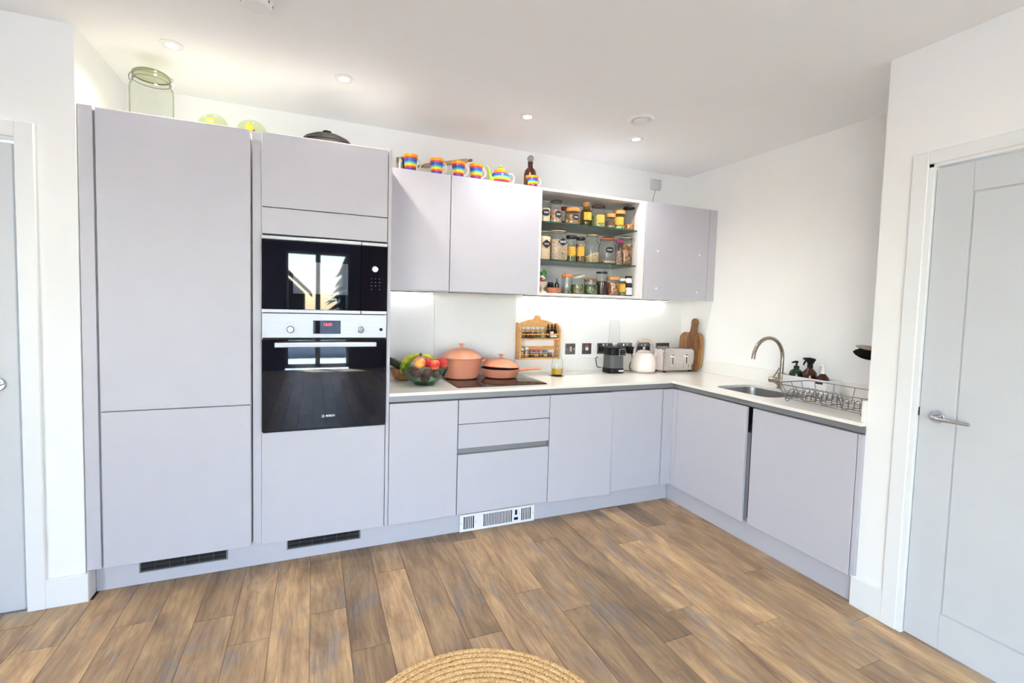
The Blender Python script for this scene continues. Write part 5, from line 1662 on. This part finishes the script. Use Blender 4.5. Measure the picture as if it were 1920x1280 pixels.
Z3 = RZ0 + 0.0165
low = [(-1.527, 0.016, 0.068, 'cream', M_STEELLID, 'small jar of cream powder at the hob end of the lower rack tier'),
       (-1.489, 0.019, 0.076, 'pinknuts', M_STEELLID, 'taller jar with a grey lid on the lower rack tier'),
       (-1.449, 0.018, 0.052, 'dark', plain('red_check_lid', S(170, 60, 70), 0.5, nscale=120, var=0.3), 'squat jar with a red patterned lid on the lower rack tier'),
       (-1.410, 0.018, 0.050, 'cream', plain('red_check_lid', S(170, 60, 70), 0.5), 'squat pale jar with a red lid mid lower rack tier'),
       (-1.371, 0.018, 0.050, 'brown', plain('pink_lid', S(190, 120, 120), 0.5), 'squat brown jar with a pink lid on the lower rack tier'),
       (-1.332, 0.018, 0.050, 'oats', plain('blue_grey_lid', S(120, 130, 160), 0.5), 'squat pale jar with a blue-grey lid on the lower rack tier'),
       (-1.294, 0.017, 0.030, 'dark', M_BLKLID, 'low black jar at the oil bottle end of the lower rack tier')]
for (xx, rr, hh, ct, lm_, lb_) in low:
    jar(lb_, xx, -0.042, Z3, rr, hh, 'flat', lm_, 0.92, ct, 0.75, hn=0.016 if hh > 0.04 else 0.01, group='spice jars on the wall rack', name='spice_jar')

# blender
bl = thing('blender', 'black and grey personal blender with a tall clear cup', 'blender', (-0.795, -0.150, ZW + 0.0005), -0.06)
obj('foot', add_lathe(bm_new(), [(0, 0), (0.068, 0), (0.071, 0.006), (0.070, 0.034), (0.066, 0.039), (0, 0.039)], 36, power=3.6), M_BLACK, bl)
obj('motor_body', add_lathe(bm_new(), [(0.0655, 0.0395), (0.0655, 0.06), (0.064, 0.135), (0.065, 0.138), (0, 0.139)], 36, power=3.6), M_DKGREY, bl)['label'] = 'grey motor body'
hd_ = obj('head', add_lathe(bm_new(), [(0.065, 0.1395), (0.068, 0.142), (0.068, 0.172), (0.064, 0.193), (0.055, 0.2), (0, 0.201)], 36, power=3.6), M_BLACK, bl)
cpn = obj('control_panel', add_prism(bm_new(), rrect(0.004, 0.062, 0.136, 0.188, 0.008, 4), 'y', -0.0735, -0.062, 0.001), plain('silver_panel', S(150, 150, 152), 0.3, 0.5), bl)
obj('screen', add_prism(bm_new(), rrect(0.009, 0.057, 0.141, 0.183, 0.006, 4), 'y', -0.0742, -0.073, 0.0003), M_BLKGLASS2, cpn)
bm = bm_new()
for a_ in range(3):
    for b_ in range(2):
        add_box(bm, 0.013 + a_ * 0.014, 0.021 + a_ * 0.014, -0.0748, -0.0739, 0.149 + b_ * 0.016, 0.157 + b_ * 0.016, 0.0004)
obj('buttons', bm, M_DKGREY, cpn)
text_part('logo', 'NINJA', 0.017, M_PAINTWHITE, bl, (0.028, -0.0715, 0.02), bold=0.0008)['label'] = 'white lettering'
obj('cup', add_lathe(bm_new(), [(0.044, 0.204), (0.046, 0.215), (0.046, 0.235), (0.040, 0.25), (0.036, 0.38), (0.034, 0.395), (0.026, 0.402), (0, 0.403)], 32), thin_glass('clear_plastic_cup', (0.98, 0.985, 0.99), 1.3, (0.6, 0.62, 0.64), 0.05), bl)
obj('cup_collar', add_lathe(bm_new(), [(0.05, 0.2015), (0.052, 0.21), (0.049, 0.218), (0.045, 0.216)], 32), thin_glass('smoky_plastic', (0.6, 0.62, 0.66), 1.1, (0.3, 0.3, 0.33)), bl)
obj('cord', add_tube(bm_new(), [(-0.07, 0.06, 0.03), (-0.1, 0.07, 0.035), (-0.108, 0.072, 0.07), (-0.104, 0.09, 0.1), (-0.08, 0.1, 0.11)], 0.0035, 8), M_BLACK, bl)

# kettle
kt = thing('kettle', 'cream dome kettle with a hooped handle', 'kettle', (-0.535, -0.185, ZW + 0.0005))
M_KET = plain('cream_pearl_enamel', S(232, 220, 214), 0.2, nscale=10, var=0.015)
obj('base_plate', add_lathe(bm_new(), [(0, 0), (0.085, 0), (0.087, 0.004), (0.084, 0.011), (0, 0.011)], 36), plain('grey_base_plastic', S(170, 166, 162), 0.4), kt)
obj('body', add_lathe(bm_new(), [(0, 0.0115), (0.086, 0.0115), (0.093, 0.02), (0.0955, 0.05), (0.0945, 0.085), (0.088, 0.115), (0.073, 0.143), (0.052, 0.158), (0.048, 0.16)], 44), M_KET, kt)
kl = obj('lid', add_lathe(bm_new(), [(0.052, 0.1615), (0.05, 0.167), (0.028, 0.175), (0, 0.177)], 32), M_KET, kt)
obj('knob', add_lathe(bm_new(), [(0.007, 0.176), (0.007, 0.184), (0.013, 0.19), (0.012, 0.197), (0, 0.199)], 18), M_CHROME, kl)
pts = []
for k in range(17):
    a = PI * (0.02 + 0.96 * k / 16)
    pts.append((-0.094 * math.cos(a) * (1 + 0.1 * math.sin(a)), 0, 0.112 + 0.148 * math.sin(a) ** 0.75))
hkt = obj('handle', add_tube(bm_new(), pts, [0.008] * 17, 10), plain('grey_chrome_handle', S(196, 190, 190), 0.25, 0.5), kt)
obj('grip', add_tube(bm_new(), pts[5:13], 0.0115, 10), plain('pinkish_grip', S(206, 182, 172), 0.45), hkt)
obj('spout', add_tube(bm_new(), [(0.085, -0.0, 0.105), (0.108, -0.002, 0.13), (0.122, -0.003, 0.15)], [0.024, 0.015, 0.010], 14), M_KET, kt)
obj('cord', add_tube(bm_new(), [(-0.085, 0.04, 0.008), (-0.14, 0.06, 0.006), (-0.16, 0.07, 0.03), (-0.15, 0.1, 0.07), (-0.12, 0.12, 0.1)], 0.0032, 8), M_BLACK, kt)

# toaster
ts = thing('toaster', 'cream and chrome four-slot toaster with two levers', 'toaster', (-0.238, -0.185, ZW + 0.0005))
tw, tdp, th_ = 0.152, 0.072, 0.182
sh = [(-tw, 0.014), (tw, 0.014), (tw, th_ - 0.03), (tw - 0.006, th_ - 0.012), (tw - 0.022, th_), (-tw + 0.022, th_), (-tw + 0.006, th_ - 0.012), (-tw, th_ - 0.03)]
obj('shell', add_prism(bm_new(), sh, 'y', -tdp + 0.012, tdp, 0.004), plain('pinkish_cream_enamel', S(228, 214, 210), 0.25, var=0.015), ts)
face = obj('front_face', add_prism(bm_new(), [(x * 0.985, z) for x, z in sh], 'y', -tdp, -tdp + 0.0125, 0.004), brushed('polished_toaster_steel', S(206, 200, 196), 0.26, (120, 120, 120)), ts)
bm = bm_new()
rim = [(x * 1.0, -tdp + 0.0105, z) for x, z in sh[1:]] + [(-tw, -tdp + 0.0105, 0.014)]
add_tube(bm, [(x, y, z) for x, y, z in [(tw, -tdp + 0.0105, 0.014)] + rim[1:]], 0.0055, 8)
obj('chrome_rim', bm, M_CHROME, ts)
for lx in (-0.068, 0.072):
    obj('lever_slot', add_box(bm_new(), lx - 0.004, lx + 0.004, -tdp - 0.0008, -tdp + 0.001, 0.068, 0.142, 0.0), M_BLACK, face)
    lv = obj('lever', add_box(bm_new(), lx - 0.013, lx + 0.013, -tdp - 0.02, -tdp - 0.001, 0.122, 0.132, 0.002), M_CHROME, face)
    for dx in (-0.024, 0.03):
        mk = Matrix.Translation((lx + dx, -tdp, 0.046)) @ Matrix.Rotation(PI / 2, 4, 'X')
        obj('dial', add_lathe(bm_new(), [(0, 0), (0.011, 0), (0.011, 0.004), (0.009, 0.009), (0, 0.009)], 20, mat=mk), M_CHROME, face)
for (sx_, sy2) in ((-0.075, -0.03), (-0.075, 0.03), (0.075, -0.03), (0.075, 0.03)):
    obj('bread_slot', add_box(bm_new(), sx_ - 0.062, sx_ + 0.062, sy2 - 0.013, sy2 + 0.013, th_ - 0.003, th_ + 0.0008, 0.0), M_DARKGAP, ts)
bm = bm_new()
for (sx_, sy2) in ((-0.13, -0.05), (-0.13, 0.05), (0.13, -0.05), (0.13, 0.05)):
    add_lathe(bm, [(0, 0), (0.012, 0), (0.012, 0.0145), (0, 0.0145)], 14, c=(sx_, sy2, 0))
obj('feet', bm, M_BLACK, ts)

# chopping boards leaning on the tap wall
cb1 = thing('chopping_board', 'rounded acacia chopping board leaning at the wall behind another', 'chopping board', (0, 0, ZW), group='wooden boards leaning by the toaster')
ol = [(-0.045, 0.004), (-0.265, 0.004), (-0.272, 0.03)]
ol = rrect(-0.285, -0.030, 0.004, 0.312, 0.062, 6)
bm = add_prism(bm_new(), ol, 'x', -0.034, -0.016, 0.003)
bmesh.ops.rotate(bm, verts=bm.verts[:], cent=(-0.016, 0, 0), matrix=Matrix.Rotation(math.radians(2.2), 3, 'Y'))
bmesh.ops.translate(bm, verts=bm.verts[:], vec=(-0.014, 0, 0.001))
obj('board', bm, M_BOARD, cb1)
cb2 = thing('chopping_board', 'long live-edge serving board with a narrow handle, in front', 'chopping board', (0, 0, ZW), group='wooden boards leaning by the toaster')
edge_r = [(0.004, -0.272), (0.03, -0.287), (0.065, -0.27), (0.11, -0.244), (0.16, -0.252), (0.21, -0.262), (0.25, -0.256), (0.29, -0.236), (0.33, -0.226), (0.37, -0.228), (0.405, -0.230), (0.422, -0.218), (0.430, -0.198)]
edge_l = [(0.424, -0.176), (0.405, -0.164), (0.36, -0.166), (0.32, -0.160), (0.29, -0.142), (0.25, -0.136), (0.18, -0.139), (0.12, -0.150), (0.06, -0.162), (0.02, -0.178), (0.004, -0.190)]
bm = add_prism(bm_new(), [(y_, z_) for z_, y_ in edge_r + edge_l], 'x', -0.030, -0.012, 0.003)
bmesh.ops.rotate(bm, verts=bm.verts[:], cent=(-0.012, 0, 0), matrix=Matrix.Rotation(math.radians(5.2), 3, 'Y'))
bmesh.ops.translate(bm, verts=bm.verts[:], vec=(-0.053, 0, 0.003))
obj('board', bm, M_BOARD2, cb2)

# caddy with bottles
cd = thing('sink_caddy', 'white open caddy holding cleaning bottles behind the drying rack', 'caddy', (-0.095, -1.222, ZW + 0.0005))
bm = bm_new()
hx, hy_, hh = 0.066, 0.138, 0.102
w_ = 0.004
add_box(bm, -hx, hx, -hy_, hy_, 0, w_)
add_box(bm, -hx, -hx + w_, -hy_, hy_, w_, hh)
add_box(bm, hx - w_, hx, -hy_, hy_, w_, hh)
add_box(bm, -hx + w_, hx - w_, -hy_, -hy_ + w_, w_, hh)
add_box(bm, -hx + w_, hx - w_, hy_ - w_, hy_, w_, hh)
obj('tray', bm, M_WHITE, cd)
obj('maker_mark', add_box(bm_new(), -hx - 0.0006, -hx + 0.0002, -0.118, -0.075, 0.077, 0.092, 0.0), M_BLACK, cd)['label'] = 'small black mark on the front'
CB = ZW + 0.005
b_ = thing('soap_dispenser', 'dark green pump bottle in the white caddy', 'bottle', (-0.098, -1.128, CB))
obj('body', add_lathe(bm_new(), [(0, 0), (0.036, 0), (0.039, 0.004), (0.039, 0.106), (0.034, 0.124), (0.016, 0.138), (0.013, 0.14), (0, 0.14)], 28), M_DKGREENGL, b_)
pm = obj('pump', add_lathe(bm_new(), [(0.016, 0.1405), (0.016, 0.156), (0.006, 0.158), (0.005, 0.178), (0, 0.178)], 18), M_BLACK, b_)
obj('nozzle', add_tube(bm_new(), [(0.008, 0, 0.181), (-0.01, 0.004, 0.182), (-0.03, 0.01, 0.177)], [0.008, 0.007, 0.004], 10), M_BLACK, pm)
b_ = thing('spray_bottle', 'amber spray bottle with a black trigger in the white caddy', 'bottle', (-0.098, -1.215, CB))
obj('body', add_lathe(bm_new(), [(0, 0), (0.038, 0), (0.041, 0.004), (0.041, 0.104), (0.036, 0.128), (0.017, 0.152), (0.014, 0.156), (0, 0.156)], 28), M_AMBER, b_)
hd2 = obj('trigger_head', add_lathe(bm_new(), [(0.016, 0.1565), (0.016, 0.172), (0.012, 0.176), (0, 0.176)], 18), M_BLACK, b_)
bm = bm_new()
add_prism(bm, [(-0.030, 0.216), (-0.040, 0.214), (-0.042, 0.204), (-0.02, 0.199), (-0.010, 0.176), (0.012, 0.176), (0.022, 0.196), (0.030, 0.206), (0.024, 0.214), (0.0, 0.219)], 'x', -0.011, 0.011, 0.002)
bmesh.ops.rotate(bm, verts=bm.verts[:], cent=(0, 0, 0), matrix=Matrix.Rotation(math.radians(180), 3, 'Z'))
obj('spray_nozzle', bm, M_BLACK, hd2)
obj('trigger', add_tube(bm_new(), [(0, 0.024, 0.203), (0, 0.034, 0.188), (0, 0.042, 0.168)], [0.006, 0.0055, 0.004], 8), M_BLACK, hd2)
b_ = thing('spray_bottle', 'small amber bottle with a white spray top in the caddy', 'bottle', (-0.098, -1.297, CB))
obj('body', add_lathe(bm_new(), [(0, 0), (0.033, 0), (0.036, 0.004), (0.036, 0.088), (0.03, 0.108), (0.013, 0.128), (0.012, 0.13), (0, 0.13)], 28), M_AMBER, b_)
hd3 = obj('spray_head', add_lathe(bm_new(), [(0.013, 0.1305), (0.013, 0.146), (0.009, 0.15), (0.009, 0.178), (0, 0.18)], 18), M_WHITE, b_)
obj('nozzle', add_tube(bm_new(), [(0, -0.004, 0.178), (0, 0.012, 0.18), (0, 0.026, 0.172)], [0.010, 0.009, 0.005], 10), M_WHITE, hd3)

# wire dish rack
rk = thing('dish_rack', 'steel wire dish drying rack on the worktop beside the sink', 'dish rack', (-0.36, -1.53, ZW + 0.0005))
RXa, RXb, RYa, RYb = -0.185, 0.135, -0.275, 0.225        # local: x across, y along
bx0, bx1, by0, by1, zb_, zt_ = RXa + 0.055, RXb - 0.03, RYa + 0.02, RYb - 0.03, 0.018, 0.100
rw = 0.0026
def loop_rect(x0, x1, y0, y1, z, r=0.03, n=5):
    return [(p[0], p[1], z) for p in rrect(x0, x1, y0, y1, r, n)]
obj('top_rim', add_tube(bm_new(), loop_rect(RXa, RXb, RYa, RYb, zt_), rw * 1.15, 8, True), M_WIRE, rk)
obj('bottom_rim', add_tube(bm_new(), loop_rect(bx0, bx1, by0, by1, zb_), rw, 8, True), M_WIRE, rk)
for k in range(5):
    u = k / 4
    yt, yb2 = RYa + 0.03 + (RYb - RYa - 0.06) * u, by0 + 0.03 + (by1 - by0 - 0.06) * u
    obj('cross_wire', add_tube(bm_new(), [(RXa, yt, zt_), (bx0, yb2, zb_), (bx1, yb2, zb_), (RXb, yt, zt_)], rw, 6), M_WIRE, rk)
for k in range(3):
    u = (k + 0.5) / 3
    xt, xb2 = RXa + 0.03 + (RXb - RXa - 0.06) * u, bx0 + 0.02 + (bx1 - bx0 - 0.04) * u
    obj('long_wire', add_tube(bm_new(), [(xt, RYa, zt_), (xb2, by0, zb_), (xb2, by1, zb_), (xt, RYb, zt_)], rw * 0.85, 6), M_WIRE, rk)
for (xc, n, ys, ye) in ((bx0 + 0.03, 8, by1 - 0.01, by1 - 0.19), (bx0 + 0.03, 8, by1 - 0.25, by0 + 0.01), (bx1 - 0.07, 8, by1 - 0.01, by1 - 0.19)):
    for k in range(n):
        yy_ = ys + (ye - ys) * k / (n - 1)
        pts = [(xc, yy_, zb_)]
        for q in range(7):
            a = PI * q / 6
            pts.append((xc + 0.024 - 0.024 * math.cos(a), yy_ - 0.004 * math.sin(a), zb_ + 0.028 + 0.020 * math.sin(a)))
        pts.append((xc + 0.048, yy_, zb_))
        obj('plate_hoop', add_tube(bm_new(), pts, rw * 0.8, 5), M_WIRE, rk)
for (fx, fy) in ((bx0, by0 + 0.03), (bx0, by1 - 0.03), (bx1, by0 + 0.03), (bx1, by1 - 0.03)):
    bm = bm_new()
    add_tube(bm, [(fx, fy - 0.012, zb_), (fx, fy - 0.008, 0.006), (fx, fy, 0.0035), (fx, fy + 0.008, 0.006), (fx, fy + 0.012, zb_)], rw, 6)
    obj('foot', bm, M_WIRE, rk)

# washing-up brush on the side wall
wbz = thing('dish_brush', 'black-headed dish brush with a beige back on the end wall', 'brush', (-0.40, YR, 1.18))
obj('bracket', add_box(bm_new(), -0.016, 0.016, 0.0005, 0.03, -0.02, 0.02, 0.003), M_WHITE, wbz)
def leaf_blob(cx, cy, cz, sx, sy, sz, tilt):
    bm = bm_new()
    bmesh.ops.create_uvsphere(bm, u_segments=24, v_segments=14, radius=1)
    for v in bm.verts:
        k_ = 1 - 0.45 * max(0.0, v.co.y) ** 2
        v.co = Vector((v.co.x * sx * k_, v.co.y * sy, v.co.z * sz * k_))
    bmesh.ops.rotate(bm, verts=bm.verts[:], cent=(0, 0, 0), matrix=Matrix.Rotation(math.radians(tilt), 3, 'X'))
    bmesh.ops.translate(bm, verts=bm.verts[:], vec=(cx, cy, cz))
    return bm


obj('back', leaf_blob(0, 0.118, 0.022, 0.040, 0.060, 0.012, 8), plain('beige_brush_back', S(150, 138, 128), 0.5), wbz)
obj('bristles', leaf_blob(0, 0.118, -0.006, 0.044, 0.070, 0.029, 4), plain('black_bristles', S(22, 20, 22), 0.9, nscale=300, var=0.4, **{'Specular IOR Level': 0.1}), wbz)
obj('handle', add_tube(bm_new(), [(0, 0.03, -0.034), (0, 0.06, -0.036), (0, 0.125, -0.031)], [0.007, 0.0065, 0.006], 10), plain('beige_handle', S(222, 212, 196), 0.5), wbz)

# round braided jute rug
M_JUTE = None
t_ = NT('jute_fibre')
b__ = t_.bsdf(S(208, 172, 122), 0.9)
v__ = t_.coords((1, 1, 1), 'Object')
f__ = t_.noise(v__, 90, 4, 0.7)
t_.l(t_.ramp(f__, [(0.28, S(160, 120, 74)), (0.44, S(206, 168, 116)), (0.70, S(232, 198, 148))]), b__.inputs['Base Color'])
t_.bump(f__, b__, 0.3, 0.003)
M_JUTE = t_.m
rg = thing('jute_rug', 'round braided jute rug cut by the bottom picture edge', 'rug', (-2.475, -1.950, 0.0))
nring, wr = 19, 0.0245
for k in range(nring):
    R0 = 0.475 - wr * 0.5 - k * wr
    if R0 < 0.012:
        break
    bm = bm_new()
    if k < 15:
        nt = max(8, int(2 * PI * R0 / 0.036))
        for s_ in range(3):
            npt = nt * 8
            pts = []
            for q in range(npt):
                a = 2 * PI * q / npt
                ph = nt * a + s_ * 2 * PI / 3
                rr = R0 + 0.0062 * math.sin(ph)
                z = 0.0078 + 0.0032 * math.sin(2 * ph)
                pts.append((rr * math.cos(a), rr * math.sin(a), z))
            add_tube(bm, pts, 0.0062, 6, True)
        # stop the braid being see-through
        add_tube(bm, [(R0 * math.cos(2 * PI * q / 64), R0 * math.sin(2 * PI * q / 64), 0.004) for q in range(64)], 0.0038, 5, True)
        for v in bm.verts:
            v.co.z = max(0.0006, v.co.z)
    else:
        add_tube(bm, [(R0 * math.cos(2 * PI * q / 40), R0 * math.sin(2 * PI * q / 40), 0.0085) for q in range(40)], 0.0078 if R0 > 0.02 else 0.006, 8, True)
    obj('braid', bm, M_JUTE, rg, smooth=60)
